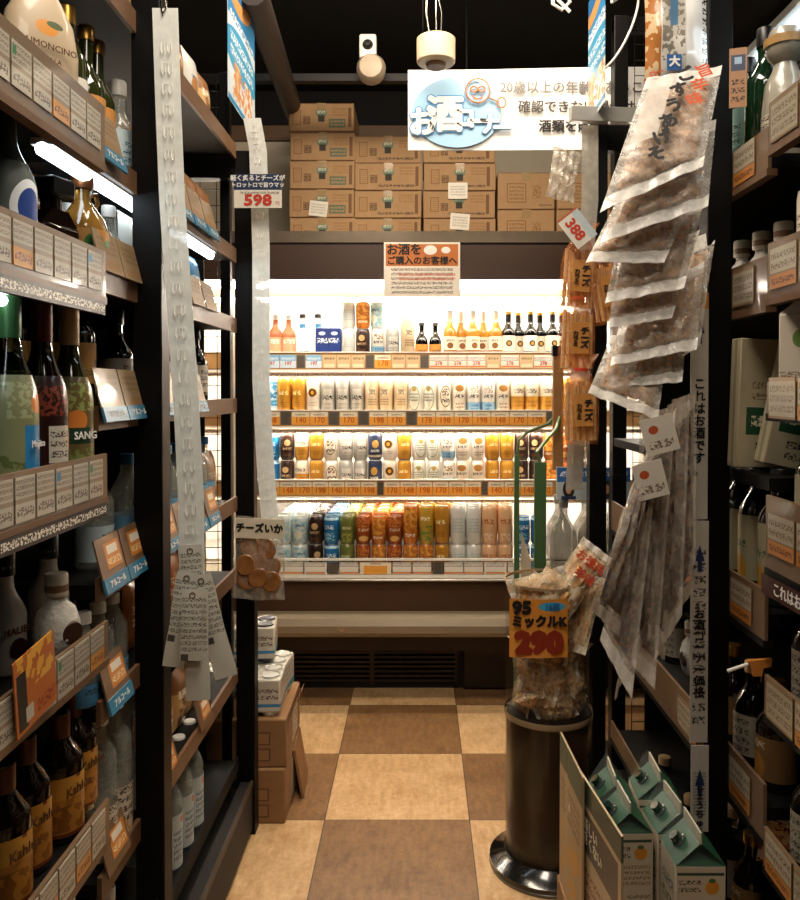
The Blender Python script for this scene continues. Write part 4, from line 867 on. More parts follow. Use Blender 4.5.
# far left poster
p = P(243,62,2.3)
o = MB().box(-.18,.18,-.002,.0,-.18,.18).build('poster', art('poster_blue','#d9e4ea',[('rect',-.18,.18,.06,.18,'#2b7fb4'),('ell',-.06,.2,.2,.1,'#c98a4c'),('ell',-.08,.24,.2,.1,'#1d5f94'),('txt',-.16,.16,.0,.09,2,'#f4f4f0'),('ell',.0,-.02,.22,.07,'#3f9ac6'),('txt',-.15,.15,-.05,.03,2,'#eef4f6'),('rect',-.1,-.03,-.15,-.05,'#cdb08c'),('rect',.03,.12,-.16,-.06,'#e4ddd0'),('blot',-.12,.14,-.16,-.06,40,'#d08a4c'),('rect',-.18,.18,-.18,-.165,'#2f8fc0')],.4,coat=.3), None, (-.53,2.41,2.33), (0,0,PI/2))
tag(o,'blue and white advertising poster seen edge-on above the far left post','poster')
p = P(593,48,2.42)
o = MB().box(-.11,.11,-.002,.0,-.19,.19).build('poster', MATS['poster_blue'], None, (.525,2.38,2.34), (0,0,-PI/2))
tag(o,'blue and white advertising poster seen edge-on left of the far right post','poster')
# ---- snack bag builder
def pillow(w, h, d, seed, seal=.02, crumple=.004, nu=14, nv=22, shrink=0):
    rnd = random.Random(seed); ph = [rnd.uniform(0,6.28) for _ in range(8)]; fr = [rnd.uniform(3,9) for _ in range(8)]
    def off(u,v): return crumple*(math.sin(fr[0]*u*3+ph[0]+fr[1]*v)+math.sin(fr[2]*v*3+ph[1]-fr[3]*u)+.6*math.sin(fr[4]*v*7+fr[5]*u*5+ph[2]))
    def body(v):
        s = seal/h; t = (v-s)/(1-2*s); return 0 if t <= 0 or t >= 1 else math.sin(PI*t)**.45
    def fn(sg):
        def g(u,v):
            uu = u if sg < 0 else 1-u
            e = max(0, math.sin(PI*uu))**.55; bd = body(v)
            x = w*(uu-.5)*(1-.07*bd); y = sg*(.0008+d/2*e*bd)+off(uu,v)*(e if 0<uu<1 else .4)*(.5+bd*.5)
            return (x, y, -h*v+.002*math.sin(ph[3]+uu*fr[6]*2))
        return g
    b = MB(); b.grid(fn(-1),nu,nv); b.grid(fn(1),nu,nv); return b
def aim(top, bot, yaw=0):
    z = (Vector(top)-Vector(bot)).normalized(); y = Vector((math.sin(yaw), math.cos(yaw), 0)); y = (y-z*y.dot(z)).normalized(); x = y.cross(z)
    return Matrix((x,y,z)).transposed()
FM = film('snack_film','#e3dbcc',.30,.14,.6,70); FSEAL = film('seal_film','#eee9df',.72,.2,.6,90)
SNK = art('fried_snack','#a8713d',[('blot',-.2,.2,-.5,.5,55,'#8a5426'),('blot',-.2,.2,-.5,.5,90,'#c99a63')],.6,var=.25)
PAPERW = art('inner_paper','#d6cdbd',[],.6)
def snack_bag(top, bot, w, d, seed, yaw=0, text=True, long=False, dark=SNK, cr=.004, label='', grp=None, seal=.022, name='snack_bag', fillfrac=.8, fl=FM):
    top = Vector(top); bot = Vector(bot); h = (top-bot).length
    root = empty(name, top, aim(top,bot,yaw).to_euler()); tag(root, label, 'snack bag', grp)
    pillow(w,h,d,seed,seal,cr).build('film', fl, root)
    c = pillow(w*fillfrac,h-2*seal-.012,d*.72,seed+50,.004,cr*1.3,12,18).build('fried_snack', dark, root, (0,0,-seal-.006))
    for z0 in (0,-h+seal):
        b = MB()
        for sg in (1,-1): b.grid(lambda u,v: (w*((u if sg > 0 else 1-u)-.5), .002*math.sin(20*(u if sg > 0 else 1-u)+seed)-sg*.0008, z0-seal*v), 16, 2)
        b.build('seal', FSEAL, root)
    return root, h
def quad_bag(c, d, seed, label, grp, seal=.09, cr=.004, dark=SNK, fl=FM, fill=.8, sealm=FSEAL, taper=0):
    TL,TR,BL,BR = [Vector(q) for q in c]; org = (TL+TR)/2
    rnd = random.Random(seed); ph = [rnd.uniform(0,6.28) for _ in range(8)]; fr = [rnd.uniform(3,9) for _ in range(8)]
    N = ((TR-TL).cross(BL-TL)+(BR-BL).cross(BR-TR)).normalized()
    if N.y > 0: N = -N
    def pt(u,v): return (TL.lerp(TR,u)).lerp(BL.lerp(BR,u), v)-org
    def off(u,v): return cr*(math.sin(fr[0]*u*2.5+ph[0]+fr[1]*v)+.7*math.sin(fr[2]*v*3+ph[1]-fr[3]*u*2)+.5*math.sin(fr[4]*v*6+fr[5]*u*5+ph[2]))
    def fn(sg,dd,f0,s):
        def g(u,v):
            uu = u if sg > 0 else 1-u
            e = max(0,math.sin(PI*uu))**.5*max(0,math.sin(PI*v))**.4
            return tuple(pt(.5+(uu-.5)*f0, s+(1-2*s)*v)+N*(sg*dd/2*e+off(uu,v)*(.35+.65*e)+sg*.0004))
        return g
    root = empty('snack_bag', org); tag(root, label, 'snack bag', grp)
    b = MB(); b.grid(fn(1,d,1,seal*.9),14,22); b.grid(fn(-1,d,1,seal*.9),14,22); b.build('film', fl, root)
    b = MB(); b.grid(fn(1,d*.7,fill,seal+.03),12,18); b.grid(fn(-1,d*.7,fill,seal+.03),12,18); b.build('fried_snack', dark, root)
    for v0,v1 in ((0,seal),(1-seal,1)):
        b = MB()
        for sg in (1,-1):
            b.grid(lambda u,v: tuple(pt(u if sg > 0 else 1-u, v0+(v1-v0)*v)+N*(.35*off(u if sg > 0 else 1-u, (v0+v1)/2)+sg*.0008+.001*math.sin(26*(u if sg > 0 else 1-u)))),16,3)
        b.build('seal', sealm, root)
    return root, N
casc = [((647,78),(722,66),(600,212),(703,166)),((640,140),(716,120),(600,243),(708,206)),((622,190),(705,170),(586,262),(664,263)),((622,225),(704,200),(605,303),(684,288)),((618,262),(700,230),(608,328),(672,318)),((625,300),(704,262),(610,366),(697,349)),((618,330),(690,300),(610,388),(682,382)),((612,335),(668,345),(588,393),(658,420)),((660,250),(716,230),(648,380),(700,345))]
ordn = ['topmost','second','third','fourth','fifth','sixth','seventh','lowest, outward-swung','rearmost']
for k,c in enumerate(casc):
    Y = 1.31+.012*k+(.04 if k == 8 else 0) - (.03 if k == 7 else 0)
    cs = [P(c[0][0],c[0][1],Y+.055),P(c[1][0],c[1][1],Y+.055),P(c[2][0],c[2][1],Y-.03),P(c[3][0],c[3][1],Y-.02)]
    r,N = quad_bag(cs,.026,k+3,'%s clear bag of fried snacks in the cascade beside the near right post'%ordn[k],'bags of fried snacks in the right cascade',seal=.13 if k else .10,cr=.0035)
    if k == 0:
        TL,TR,BL,BR = [q-r.location for q in cs]
        def at2(u,v): return TL.lerp(TR,u).lerp(BL.lerp(BR,u),v)+N*.021
        b = MB(); b.grid(lambda u,v: tuple(at2(.08+.30*u,.1+.5*v)),6,6); b.build('clear_window', film('window_film','#f2ece0',.5,.2,.3), r)
        up_ = (at2(.5,0)-at2(.5,1)).normalized(); rx = (at2(1,.5)-at2(0,.5)).normalized(); ry = up_.cross(rx).normalized(); up2 = rx.cross(ry)
        eu = Matrix((rx,ry,up2)).transposed().to_euler()
        for txs,u0,sz,m_,st_v,bo in (('ごすうあげそ',.52,.030,INKBLACK,.13,.055),('旨辛味',.76,.027,mat('orange_red_ink','#d35a2c',.5),.13,.03)):
            for i,ch in enumerate(txs):
                o = txt(ch,sz,m_,r,tuple(at2(u0-.015*i,.13+st_v*i)+N*.004),'lettering',bo,1.05); o.rotation_euler = eu
        o = txt('ロー',.013,INKRED,r,tuple(at2(.13,.06)+N*.003),'lettering',.04); o.rotation_euler = eu
r = empty('snack_bag', tuple(P(675,-45,1.45)), (0,math.radians(-1),0)); tag(r,'orange and white printed snack bag hanging above the clear cascade','snack bag')
pillow(.118,.235,.03,77,.012,.002).build('film', art('printed_bag','#ddd8cc',[('rect',-.062,-.03,-.24,0,'#b8763a'),('blot',-.058,-.034,-.23,-.02,60,'#e6c79a'),('rect',-.028,.012,-.15,0,'#c9c2b4'),('blot',-.028,.012,-.19,-.02,110,'#8a8274'),('rect',-.014,.0,-.13,-.085,'#5f88a8'),('rect',.014,.06,-.24,0,'#f1efe9'),('txt',.045,.056,-.2,-.06,8,'#3a3a3a')],.25,coat=.6), r)
MB().box(-.022,.004,-.018,-.0165,-.212,-.184).build('blue_square', INKBLUE, r); txt('大',.020,INKWHITE,r,(-.009,-.019,-.198),'lettering',.05)
FANF = film('fan_film','#e6ddcd',.17,.18,.6,50); DSN = art('dark_dried_snack','#5e3a20',[('blot',-.2,.2,-.5,.5,70,'#80552f'),('blot',-.2,.2,-.5,.5,120,'#40261a')],.55,var=.2); FSE2 = film('fan_seal','#e6ddcf',.5,.2,.6,60)
fan = [((640,470),(652,440),(590,608),(622,640),1.29),((648,455),(662,425),(600,640),(632,700),1.31),((652,440),(668,415),(614,700),(644,640),1.33),((655,430),(676,410),(628,660),(655,690),1.345),((660,420),(682,405),(648,640),(664,660),1.36),((664,415),(690,400),(655,660),(682,615),1.38),((668,405),(694,395),(662,630),(694,590),1.40),((672,400),(696,392),(676,600),(696,560),1.42),((640,415),(680,405),(636,560),(668,590),1.43)]
fanl = ['leftmost','second','third','fourth','fifth','sixth','seventh','rightmost']
for k,(a1,a2_,b1,b2_,Y) in enumerate(fan):
    sd = .03 if k % 2 else -.03
    cs = [P(a1[0],a1[1],Y+.02),P(a2_[0],a2_[1],Y+.03),P(b1[0],b1[1],Y-.02+sd),P(b2_[0],b2_[1],Y-.02-sd)]
    lb = ('%s long snack bag in the fan below the clear cascade'%fanl[k]) if k < 8 else 'long snack bag hidden behind the others in the lower fan'
    quad_bag(cs,.02,k+40,lb,'long snack bags in the lower fan',seal=.07,cr=.003,dark=DSN,fl=FANF,fill=.72,sealm=FSE2)
for k,(px,py,w) in enumerate(((655,425,.055),(646,470,.05))):
    o = MB().box(-w/2,w/2,-.001,0,-.06,.0).build('header_card', art('header_card_print','#d8d0c0',[('ell',-.008,-.02,.008,.007,'#b5512a'),('txt',-.02,.02,-.055,-.035,1,'#7a6b58')]), None, tuple(P(px,py-8,1.30)), (0,-.25,0)); tag(o,'%s white header card with red mark above the lower fan of bags'%('upper','lower')[k],'header card')
# vertical label strips by the near right post
vs = [('これはお酒です。',292,520,.0225,INKBLACK),('お酒コーナー価格',522,745,.0205,INKBLACK),('しょうちゅう',748,835,.0165,INKBLACK)]
for k,(t,y0,y1,sz,m_) in enumerate(vs):
    a = P(693,y0,1.475); b_ = P(711,y0,1.475); c = P(693,y1,1.475); w = b_.x-a.x; h = a.z-c.z
    o = MB().box(-w/2,w/2,-.001,0,-h,0).build('label_strip', art('strip_print%d'%k,'#c9c4b8',[('rect',-.2,.2,-.03,-.0,'#c98a35') if k == 0 else ('txt',-.012,.012,-h+.03,-.05,14,'#4d483f')]), None, ((a.x+b_.x)/2,1.487,a.z))
    tag(o,['white vertical strip saying this is alcohol beside the near right post','white vertical strip with blue arrow below the alcohol one','short white vertical strip at the bottom of the near right post'][k],'label strip')
    MB().prism([(-.009,-.075),(0,-.045),(.009,-.075),(.004,-.075),(.004,-.095),(-.004,-.095),(-.004,-.075)],-.002,-.001).build('arrow', mat('navy_ink','#23345c',.5), o)
    txt('\n'.join(t), sz, m_, o, (0,-.002,-(h/2)-.04), 'lettering', .03, 1.0, 1.02)
# ---- orange stick snack bags on a strip by the far right post
o = path_strip('display_strip', [P(590,125,2.42),P(590,200,2.42),P(582,300,2.42),P(578,400,2.42),P(574,490,2.42)], .05, film('dim_strip','#b9b2a2',.6,.3,.3,40), hooks=False); tag(o,'grey plastic strip holding the orange snack bags near the far right post','display strip')
OF = film('orange_film','#d07a3a',.14,.15,.5,60)
STK = art('snack_sticks','#d9b27c',[('blot',-.1,.1,-.3,.1,90,'#c4965c')],.5,var=.2)
def stickbag():
    o = empty('snack_bag')
    n = 20
    b = MB()
    prof = [(.034,0),(.016,-.028),(.012,-.035),(.022,-.05),(.032,-.07),(.036,-.11),(.036,-.175),(.033,-.2)]
    def fr(u,v):
        i = v*(len(prof)-1); k = min(int(i),len(prof)-2); f = i-k; r = prof[k][0]*(1-f)+prof[k+1][0]*f; z = prof[k][1]*(1-f)+prof[k+1][1]*f
        a = 2*PI*u; rr = r*(1+(.12 if z > -.05 else .04)*math.sin(a*9)); return (rr*math.cos(a), rr*.6*math.sin(a), z)
    b.grid(fr,36,21); b.build('film', OF, o)

    MB().lathe([(.013,-.031),(.0135,-.035),(.013,-.039)],14,sy=.7).build('tie', INKRED, o)
    s_ = MB()
    for i in range(9):
        x = -.026+i*.0065; s_.tube([(x,.006*math.sin(i*2),-.062-.004*(i%3)),(x+.002*math.sin(i),.006*math.cos(i*3),-.192)],.0042,6)
    s_.build('snack_sticks', STK, o)
    MB().box(-.018,.018,-.0235,-.0225,-.16,-.09).build('label', mat('amber_sticker','#c98a45',.4,coat=.3), o)
    txt('チ\nー\nズ', .018, INKBLACK, o, (.009,-.025,-.125),'lettering',.05,1,.85); txt('カ\nラ\nミ', .013, INKBLACK, o, (-.009,-.025,-.128),'lettering',.04,1,.9)
    return o
for k,(px,py,Y,a) in enumerate(((582,222,2.36,.06),(600,238,2.41,-.15),(581,354,2.31,.0),(579,283,2.35,.03))):
    inst('stick',stickbag,tuple(P(px,py,Y)),0,['upper orange-tied bag of cheese sticks under the 388 sign','orange-tied bag of cheese sticks tucked against the far right post','lowest orange-tied bag of cheese sticks hanging by the far right post','middle orange-tied bag of cheese sticks, half covered by the lowest'][k],'snack bag','orange-tied bags of cheese sticks',rot=(0,a,.1)).scale = (1.5,1.2,1.3)
p = P(577,228,2.30); o = MB().box(-.05,.05,-.002,0,-.035,.035).build('price_sign', art('sign388','#ddd6c8',[('rect',-.05,.05,.012,.035,'#b9c4c6'),('rect',-.05,-.044,-.035,.035,'#b5512a')],.4,coat=.3), None, tuple(p), (0,math.radians(52),0))
tag(o,'tilted white 388 price sign above the orange snack bags','price sign'); txt('388',.042,INKRED,o,(0,-.003,-.008),'price_figures',.04,1.05)
o = pillow(.09,.15,.04,91,.01,.006).build('clear_bag', film('crinkle_film','#d9cfbe',.35,.08,1,50), None, tuple(P(568,150,2.38)), (0,math.radians(10),.2)); tag(o,'empty crinkled clear bag hanging under the banner near the far right post','plastic bag')
p = P(618,118,2.36); o = MB().box(-.11,.10,-.001,.03,-.022,.022).build('card_holder', mat('grey_card_holder','#a9a79f',.4,coat=.2), None, tuple(P(608,114,2.36)), (0,0,.1), .002); tag(o,'pale grey card holder on top of the far right post arm','card holder')
# ---- cheese squid bag on the left strip
r = empty('snack_bag', tuple(P(261,517,2.26)), (0,math.radians(2),0)); tag(r,'clear bag of cheese squid with white header hanging by the far left post','snack bag')
pillow(.15,.235,.03,12,.018,.002).build('film', film('clear_bag_film','#d8cfbf',.12,.08,.5,60), r)
MB().box(-.068,.068,-.018,-.016,-.058,-.002).build('header_card', mat('cream_header','#d8cdb4',.5), r); txt('チーズいか', .028, INKBLACK, r, (0,-.0195,-.03),'lettering',.05,.95)
for k,(x,z,a) in enumerate(((-.028,-.085,.3),(.02,-.088,-.4),(-.036,-.135,.1),(.034,-.14,.5),(0,-.13,-.2),(.0,-.17,.9),(-.035,-.175,0),(.036,-.18,.3))):
    M_ = Matrix.Translation((x,-.004-.004*(k%3),z))@Matrix.Rotation(a,4,'Y')@Matrix.Rotation(PI/2,4,'X')
    MB().lathe([(0,-.004),(.014,-.004),(.022,-.002),(.027,.002),(.024,.005),(.012,.004),(0,.003)],16,M=M_,sy=1.15).build('squid_piece', mat('squid_brown','#95602f',.45,0,.3,60,coat=.4), r)
# ================================================================== SNACK BIN
BX, BY = P(548,862,2.24).x, 2.24
bn = empty('display_bin', (BX,BY,0)); tag(bn,'tall round clear display bin on a dark disc base filled with snack bags','display bin')
MB().lathe([(.0,.006),(.155,.006),(.165,.012),(.165,.022),(.15,.03),(.13,.045),(.125,.05)],40).build('base', mat('dark_bin_base','#12100d',.18,0,.1,coat=.6), bn)
MB().lathe([(.165,0),(.166,.008),(.16,.014)],40,close=True).build('rim_ring', mat('clear_rim','#5b5648',.2,coat=.4), bn)
MB().lathe([(.116,.05),(.118,.06),(.118,.43)],40).build('column', mat('brown_column','#1f130c',.25,0,.15,8,coat=.4), bn)
MB().lathe([(.1225,.05),(.1225,.80),(.1205,.80),(.1205,.05)],48,close=False).build('clear_tube', mat('bin_plastic','#5a4632',.05,alpha=.07), bn)
MB().lathe([(.117,.43),(.117,.44),(0,.44)],32).build('false_floor', BLACK2, bn)
MB().lathe([(.1205,.80),(.1205,.807),(.1245,.807),(.1245,.80)],48,close=False).build('rim', mat('rim_plastic','#8f7a5c',.2,coat=.5), bn)
MB().lathe([(.1228,.425),(.1238,.43),(.1238,.437),(.1228,.442)],48,close=False).build('seam_band', MATS['rim_plastic'], bn)
bagm = art('bin_snack','#b98a50',[('blot',-.2,.2,-.3,.3,45,'#7e5a36'),('blot',-.2,.2,-.3,.3,80,'#c29a6a')],.55,var=.2)
rnd = random.Random(5); kk = 0
for lvl in range(5):
    for j in range(5):
        a = -PI/2+(j-2)*.72+lvl*.3; z = .475+lvl*.072; rr = .074
        c = Vector((BX+rr*math.cos(a), BY+rr*math.sin(a), z+rnd.uniform(-.01,.01)))
        tdir = Vector((-math.sin(a), math.cos(a), rnd.uniform(-.5,.5))).normalized()*.055; kk += 1
        snack_bag(c+tdir,c-tdir,.105,.055,100+kk,yaw=a+PI/2 if True else 0,label='clear snack bag lying inside the round bin, %s from the bottom front'%ORD[kk-1],grp='snack bags piled in the bin',dark=bagm,seal=.01,cr=.003,name='snack_bag',fillfrac=.85,fl=film('bin_bag_film','#e0c9a2',.14,.12,.8,60))
top_b = [((512,600),(570,585),2.15,.11,'milky snack bag sticking out over the left rim of the bin',.2),((598,548),(545,622),2.14,.10,'snack bag with red print rising at the right of the bin top',.1),((560,575),(535,632),2.17,.10,'snack bag with red print in the middle of the bin top',-.3),((525,585),(560,612),2.2,.1,'snack bag lying at the back of the bin top',.3),((592,575),(570,650),2.18,.09,'snack bag against the right inner wall of the bin top',.6)]
for k,(t,b_,Y,w,lb,yw) in enumerate(top_b):
    r,h = snack_bag(P(t[0],t[1],Y+.03),P(b_[0],b_[1],Y-.02),w,.045,200+k,yaw=yw,label=lb,grp='snack bags at the bin top',dark=art('pale_snack','#d3a565',[('blot',-.2,.2,-.3,.3,50,'#b3824f')],.5,var=.15),seal=.018,cr=.005,fl=film('pale_bag_film','#f2dfba',.32,.12,.8,60))
    if k in (1,2):
        txt('お徳用', .03, INKRED, r, (0,-.03,-.05),'lettering',.03,1,rz=0); txt('珍味', .03, INKRED, r, (.01,-.03,-.09),'lettering',.03,1)
# bin sign
p = P(540,622,2.08)
sg = empty('price_sign', (P(539,622,2.1).x,2.1,P(539,658,2.1).z)); tag(sg,'orange hand-painted 290 price sign on the snack bin','price sign')
def curved(w,h,R_,m,name,y=0):
    b = MB(); b.grid(lambda u,v: (R_*math.sin((u-.5)*w/R_), R_-R_*math.cos((u-.5)*w/R_)-.0+y, h*v),16,2); b.grid(lambda u,v: (R_*math.sin((.5-u)*w/R_), R_-R_*math.cos((.5-u)*w/R_)+.0015+y, h*v),16,2)
    return b.build(name, m, sg)
curved(.155,.155,.4,art('sign290','#cf8630',[('ell',.035,.135,.036,.012,'#3f9fc0'),('rect',-.08,.08,.0,.07,'#d98f38')],.35,coat=.5),'sign_board')
txt('95',.046,INKBLACK,sg,(-.045,-.001,.132),'lettering',.07,1.1); txt('16枚',.02,INKBLUE,sg,(.035,-.001,.135),'lettering',.04); txt('ミックルK',.033,INKBLACK,sg,(.0,-.001,.095),'lettering',.07,.95)
txt('290',.075,mat('brown_red_ink','#8a2a14',.5),sg,(0,-.001,.038),'price_figures',.1,1.1)
# ================================================================== CARTONS LOWER RIGHT
GRN = mat('green_carton_top','#07472a',.45,0,.12,30)
cart = art('carton_front','#c9bda4',[('rect',-.04,.04,.206,.211,'#2f4a38'),('ell',.02,.185,.012,.012,'#d08a2a'),('ell',.02,.197,.006,.004,'#4d6a34'),('txt',-.038,.0,.175,.2,2,'#4a4034'),('txt',-.038,.038,.125,.165,4,'#8a6a48'),('ell',-.02,.09,.012,.012,'#cf5a2c'),('txt',-.005,.038,.07,.11,4,'#6a5a48'),('txt',-.038,.038,.01,.06,5,'#7d6c56'),('Y','txt',-.03,.03,.03,.19,5,'#5f6a5c')],.5)
def carton():
    o = MB().box(-.043,.043,-.043,.043,0,.222).build('drink_carton', cart, bevel=.0015)
    g = MB(); zt = .262; zb = .2225
    g.add([(-.043,-.043,zb),(.043,-.043,zb),(.043,.043,zb),(-.043,.043,zb),(0,-.043,zt),(0,.043,zt)],[(0,3,5,4),(1,4,5,2)],0)
    g.add([(-.043,-.043,zb),(.043,-.043,zb),(0,-.012,zt-.006),(-.043,.043,zb),(.043,.043,zb),(0,.012,zt-.006)],[(0,1,2),(4,3,5)],0)
    g.box(-.0015,.0015,-.043,.043,zt-.002,zt+.018,1)
    g.build('gable_top', [GRN, mat('carton_fin','#cfc4ad',.35,coat=.4)], o)
    Mc = Matrix.Translation((-.022,0,.242))@Matrix.Rotation(-math.radians(43),4,'Y')
    MB().lathe([(.013,0),(.013,.004),(.0105,.005),(.0105,.016),(.009,.018),(0,.018)],18,M=Mc).build('cap', mat('black_green_cap','#0f2a22',.15,coat=.8), o)
    # loose clear film over the top
    f = MB(); f.add([(-.044,-.044,zb),(.044,-.044,zb),(.044,.044,zb),(-.044,.044,zb),(-.004,-.05,.288),(-.004,.046,.284)],[(0,3,5,4),(1,4,5,2),(0,4,1),(2,5,3)],0,True)
    f.build('wrapping_film', mat('carton_film','#e6ece6',.06,alpha=.04,bump=.6,nscale=50), o); return o
cps = [(.483,1.40,'front drink carton with green top, lowest in the group'),(.487,1.50,'second drink carton from the camera in the right row'),(.489,1.62,'third drink carton from the camera in the right row'),(.387,1.50,'nearest drink carton in the left row beside the info board'),(.388,1.60,'farther drink carton in the left row beside the info board')]
CB = .30
for k,(x,y,lb) in enumerate(cps):
    if k in (1,2): x -= .008
    inst('carton',carton,(x,y,CB),(.0,.05,-.04,.03,-.06)[k],lb+' standing on the case' if len(lb.split()) < 12 else lb,'drink carton','green-topped drink cartons',rot=None)
case2 = art('case_low','#8a6338',[('txt',-.1,.1,.05,.12,2,'#4a3018')],.8,var=.1)
o = MB().box(.335,.53,1.33,1.68,0,.299).build('cardboard_case', case2, bevel=.004); tag(o,'cardboard case under the green-topped drink cartons','cardboard box')
# info boards
def board_(): 
    o = MB().box(-.16,.16,0,.004,0,.30).build('info_board', art('info_print','#b8a07a',[('rect',-.16,.16,.255,.3,'#3f4a38'),('rect',-.145,.145,.165,.245,'#4c4232'),('txt',-.13,.13,.02,.14,6,'#7a3a24')],.5,coat=.2))
    txt('搾って楽しい\nめんどくさくない', .027, mat('cream_ink','#e5dcc4',.6), o, (-.035,-.001,.207),'lettering',.03,.95,.95); return o
a = P(617,900,1.27); 
o = board_(); v0 = Vector((.315,1.33)); 
o.location = (.318,1.47,.30); o.rotation_euler = (0,0,-math.radians(84)); tag(o,'tan cardboard info board with white Japanese lines left of the drink cartons','info board')
o = MB().box(-.10,.10,0,.004,0,.31).build('side_board', art('side_board_print','#a98f68',[('rect',-.1,.1,.25,.31,'#46503c'),('txt',-.08,.08,.16,.23,4,'#5f4a34'),('blot',-.08,.08,.02,.14,22,'#c08a35')],.5), None, (.3035,1.59,.30), (0,0,-math.radians(88))); tag(o,'narrower printed board with orange picture behind the tan info board','info board')
st_b = MB().box(.296,.334,1.31,1.70,0,.299).build('cardboard_case', case2, bevel=.003); tag(st_b,'narrow cardboard case supporting the info boards','cardboard box')
# ================================================================== BOXES LOWER LEFT
lb_m = art('kraft_left','#8d6740',[('rect',.06,.12,.02,.06,'#5b3c22'),('rect',.064,.116,.024,.056,'#8d6740'),('rect',.06,.12,.07,.11,'#5b3c22'),('rect',.064,.116,.074,.106,'#8d6740'),('ell',-.09,.09,.02,.02,'#3a2818'),('band',.0,.003,'#5b3c22')],.8,var=.12)
for k,(z,h,rz) in enumerate(((.0,.17,.0),(.1705,.15,.02))):
    o = MB().box(-.17,.17,-.16,.16,0,h).build('cardboard_case', lb_m, None, (-.582,2.60+.006*k,z), (0,0,rz), .005); tag(o,['bottom kraft case on the floor behind the far left post','upper kraft case, slumped open, behind the far left post'][k],'cardboard box')
    MB().box(.1702,.1708,-.03,.09,.02,h-.03).build('white_label', art('kraft_white','#c9bda4',[('Y','txt',-.02,.08,.03,h-.04,4,'#6b5a48')]), o)
    if k: MB().grid(lambda u,v: (.172+.02*math.sin(PI*v)*u+.01*u, -.15+.3*v, h-.01+.05*math.sin(PI*v*.9+.3)*u-.02*(1-u)),6,14).build('open_flap', mat('kraft_plain','#94693f',.8), o)
def multipack(nx, ny, m, H=.122):
    def f():
        root = empty('can_multipack')
        for i in range(nx):
            for j in range(ny):
                M_ = Matrix.Translation(((i-(nx-1)/2)*.066,(j-(ny-1)/2)*.066,0))
                c = MB().lathe([(.027,0),(.0325,.012),(.0325,H-.014),(.028,H-.002)],16,M=M_).build('drink_can', m, root)
                MB().lathe([(.028,H-.003),(.028,H),(.025,H-.004),(0,H-.004)],16,close=False,M=M_).build('lid', TOPM, c)
        w = nx*.033+.001; d = ny*.033+.001
        MB().box(-w,w,-d,d,.012,H-.006).build('carton_wrap', art('wrap_'+m.name,'#cfc8b8',[('rect',-.2,.2,.03,.04,'#3b86b4'),('txt',-.06,.06,.05,.09,2,'#6a4a3a'),('Y','txt',-.06,.06,.05,.1,3,'#8a6a55'),('Y','rect',-.06,.06,.02,.03,'#4a8a6a')],.35,coat=.4), root, (0,0,0), None, .006)
        return root
    return f
for k,(x,y,z,l) in enumerate(((-.50,2.53,.3215,'white and blue multipack of cans in the open case at the far left'),(-.50,2.67,.3215,'second multipack of cans in the open case, nearer the fridge'),(-.67,2.55,.3215,'multipack of cans half hidden behind the far left post'))):
    inst('mp',multipack(2,2,DES['z'][1](.122)),(x,y,z),(.05,-.08,.0)[k],l,'can multipack','multipacks of cans at the far left')
inst('mp2',multipack(2,2,DES['n'][1](.122)),(-.545,2.66,.4445),.1,'dark-printed multipack of cans stacked highest behind the far left post','can multipack')
inst('mp2',multipack(2,2,DES['n'][1](.122)),(-.66,2.70,.3215),.0,'dark-printed multipack of cans at the back of the open case','can multipack')
o = MB().box(-.004,.004,-.09,.09,0,.16).build('fallen_flap', mat('kraft_plain','#94693f',.8), None, (-.385,2.68,.002), (0,math.radians(-10),.06)); tag(o,'loose cardboard flap leaning against the kraft cases','cardboard flap')
# ================================================================== GREEN STAND, BOTTLE RACK
GS = mat('green_enamel','#41603a',.35,.1,.08); gs = empty('green_stand', tuple(P(528,600,2.75)))
r0 = gs.location
def g_(name, mb, m): return mb.build(name, m, gs, -Vector(r0))
tag(gs,'green metal display frame with bent rods in front of the fridge','display frame')
a = P(517,455,2.9); b_ = P(540,462,2.7)
zb = .0
g_('upright', MB().box(a.x-.010,a.x+.008,2.89,2.91,zb,a.z), GS); g_('upright', MB().box(b_.x-.019,b_.x+.020,2.69,2.71,zb,b_.z), GS)
g_('bent_rod', MB().tube([a,P(519,440,2.9),P(528,432,2.88),P(548,424,2.85),P(556,416,2.82),P(560,395,2.8)],.006), mat('green_rod','#5a6b44',.3,.3))
g_('bent_rod', MB().tube([b_,P(537,452,2.7),P(545,442,2.72),P(556,430,2.76),P(560,415,2.8),P(561,385,2.8)],.006), MATS['green_rod'])
g_('foot', MB().box(a.x-.03,b_.x+.03,2.66,2.94,0,.015), GS)
g_('side_print', MB().add([P(521,530,2.88),P(531,560,2.72),P(531,612,2.72),P(521,580,2.88)],[(0,1,2,3)]), art('stand_print','#a79c86',[('Y','txt',-1,1,-.2,.2,8,'#5b4a38')]))
g_('top_pole', MB().box(P(553,370,2.8).x,P(563,370,2.8).x,2.79,2.81,P(553,470,2.8).z,P(553,352,2.8).z), mat('wood_pole','#8a5f34',.5)); g_('pole_cap', MB().box(P(552,370,2.8).x,P(565,370,2.8).x,2.785,2.815,P(553,356,2.8).z,P(553,346,2.8).z), BLACK)
rk = empty('bottle_rack', (.72,2.82,0)); tag(rk,'low wire rack holding large clear bottles behind the far right post','bottle rack')
zr = .56
MB().box(-.27,.35,-.12,.16,zr-.02,zr).build('shelf', BLACK2, rk); MB().box(-.27,.35,-.12,.16,.0,.02).build('lower_shelf', BLACK2, rk)
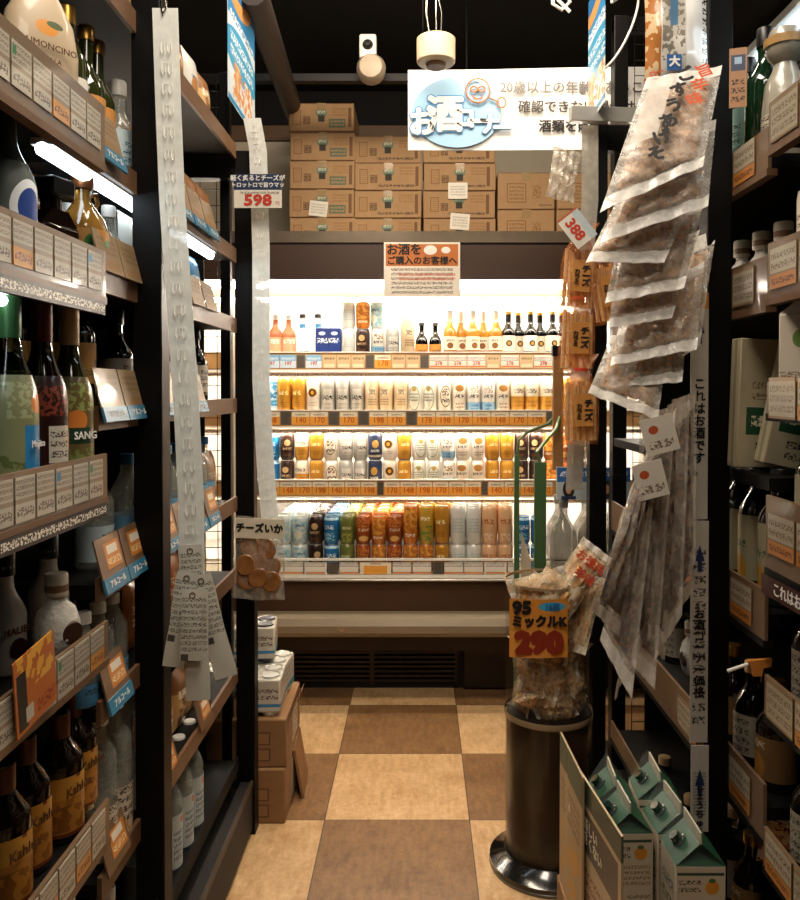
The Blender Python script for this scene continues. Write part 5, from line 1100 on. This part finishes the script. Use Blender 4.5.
for x in (-.26,.34):
    for y in (-.11,.15): MB().box(x-.008,x+.008,y-.008,y+.008,0,zr+.1).build('leg', BLACK, rk)
rw = MB()
for z in (.10,.2): rw.tube([(-.26,-.125,zr+z),(.34,-.125,zr+z)],.0025,5)
rw.build('guard_wire', GRID, rk)
LBIG = bottle('large_clear_bottle',.40,.046,.014,.68,.88,film('grey_pet','#7f7a6a',.5,.08,.1,30),None,cap=mat('clear_grey_cap','#8d8a82',.2),caph=.03)
for k in range(12):
    x = .50+(k%6)*.096; y = 2.76+(k//6)*.1
    inst('big',LBIG,(x,y,zr+.0005),0,'%s large clear bottle from the left, %s row of the low rack'%(ORD[k%6],('front','back')[k//6]),'bottle','large clear bottles on the low rack')
for k in range(3):
    x = .53+k*.13
    o = MB().box(-.06,.06,0,.012,0,.11).build('picture_sign', art('blue_person_panel','#a9b4b8',[('rect',-.06,.06,.06,.11,'#2c5f9a'),('txt',-.05,.05,.075,.1,1,'#dfe6ea'),('ell',-.02,.035,.02,.03,'#1c1512'),('ell',-.02,.035,.01,.016,'#b98a68'),('rect',-.045,.005,.0,.012,'#20304a')],.4), None, (x,2.72,zr+.402)); tag(o,'%s blue picture sign with a small portrait, over the large clear bottles'%('left','middle','right')[k],'sign')
o = MB().box(.50,.53,2.745,2.76,.0,.0).add([],[]) if False else None
# ================================================================== LIGHT
w = bpy.data.worlds.new('w'); S.world = w; w.use_nodes = True
w.node_tree.nodes['Background'].inputs[0].default_value = (.5,.38,.28,1); w.node_tree.nodes['Background'].inputs[1].default_value = .02
area((-.05,1.0,2.95),(0,0,0),.5,.9,34,(1,.88,.74))
area((0,2.3,2.9),(math.radians(30),0,0),1.2,.3,34,(1,.84,.66))
area((.2,.1,2.8),(math.radians(66),0,0),.8,.3,9,(1,.88,.74))  # unseen front fill near the camera, added to light the shelf fronts
S.view_settings.view_transform = 'Standard'; S.view_settings.look = 'None'; S.view_settings.exposure = 0; S.view_settings.gamma = 1
S.cycles.transparent_max_bounces = 24; S.cycles.max_bounces = 10; S.cycles.use_denoising = True; S.cycles.sample_clamp_indirect = 6
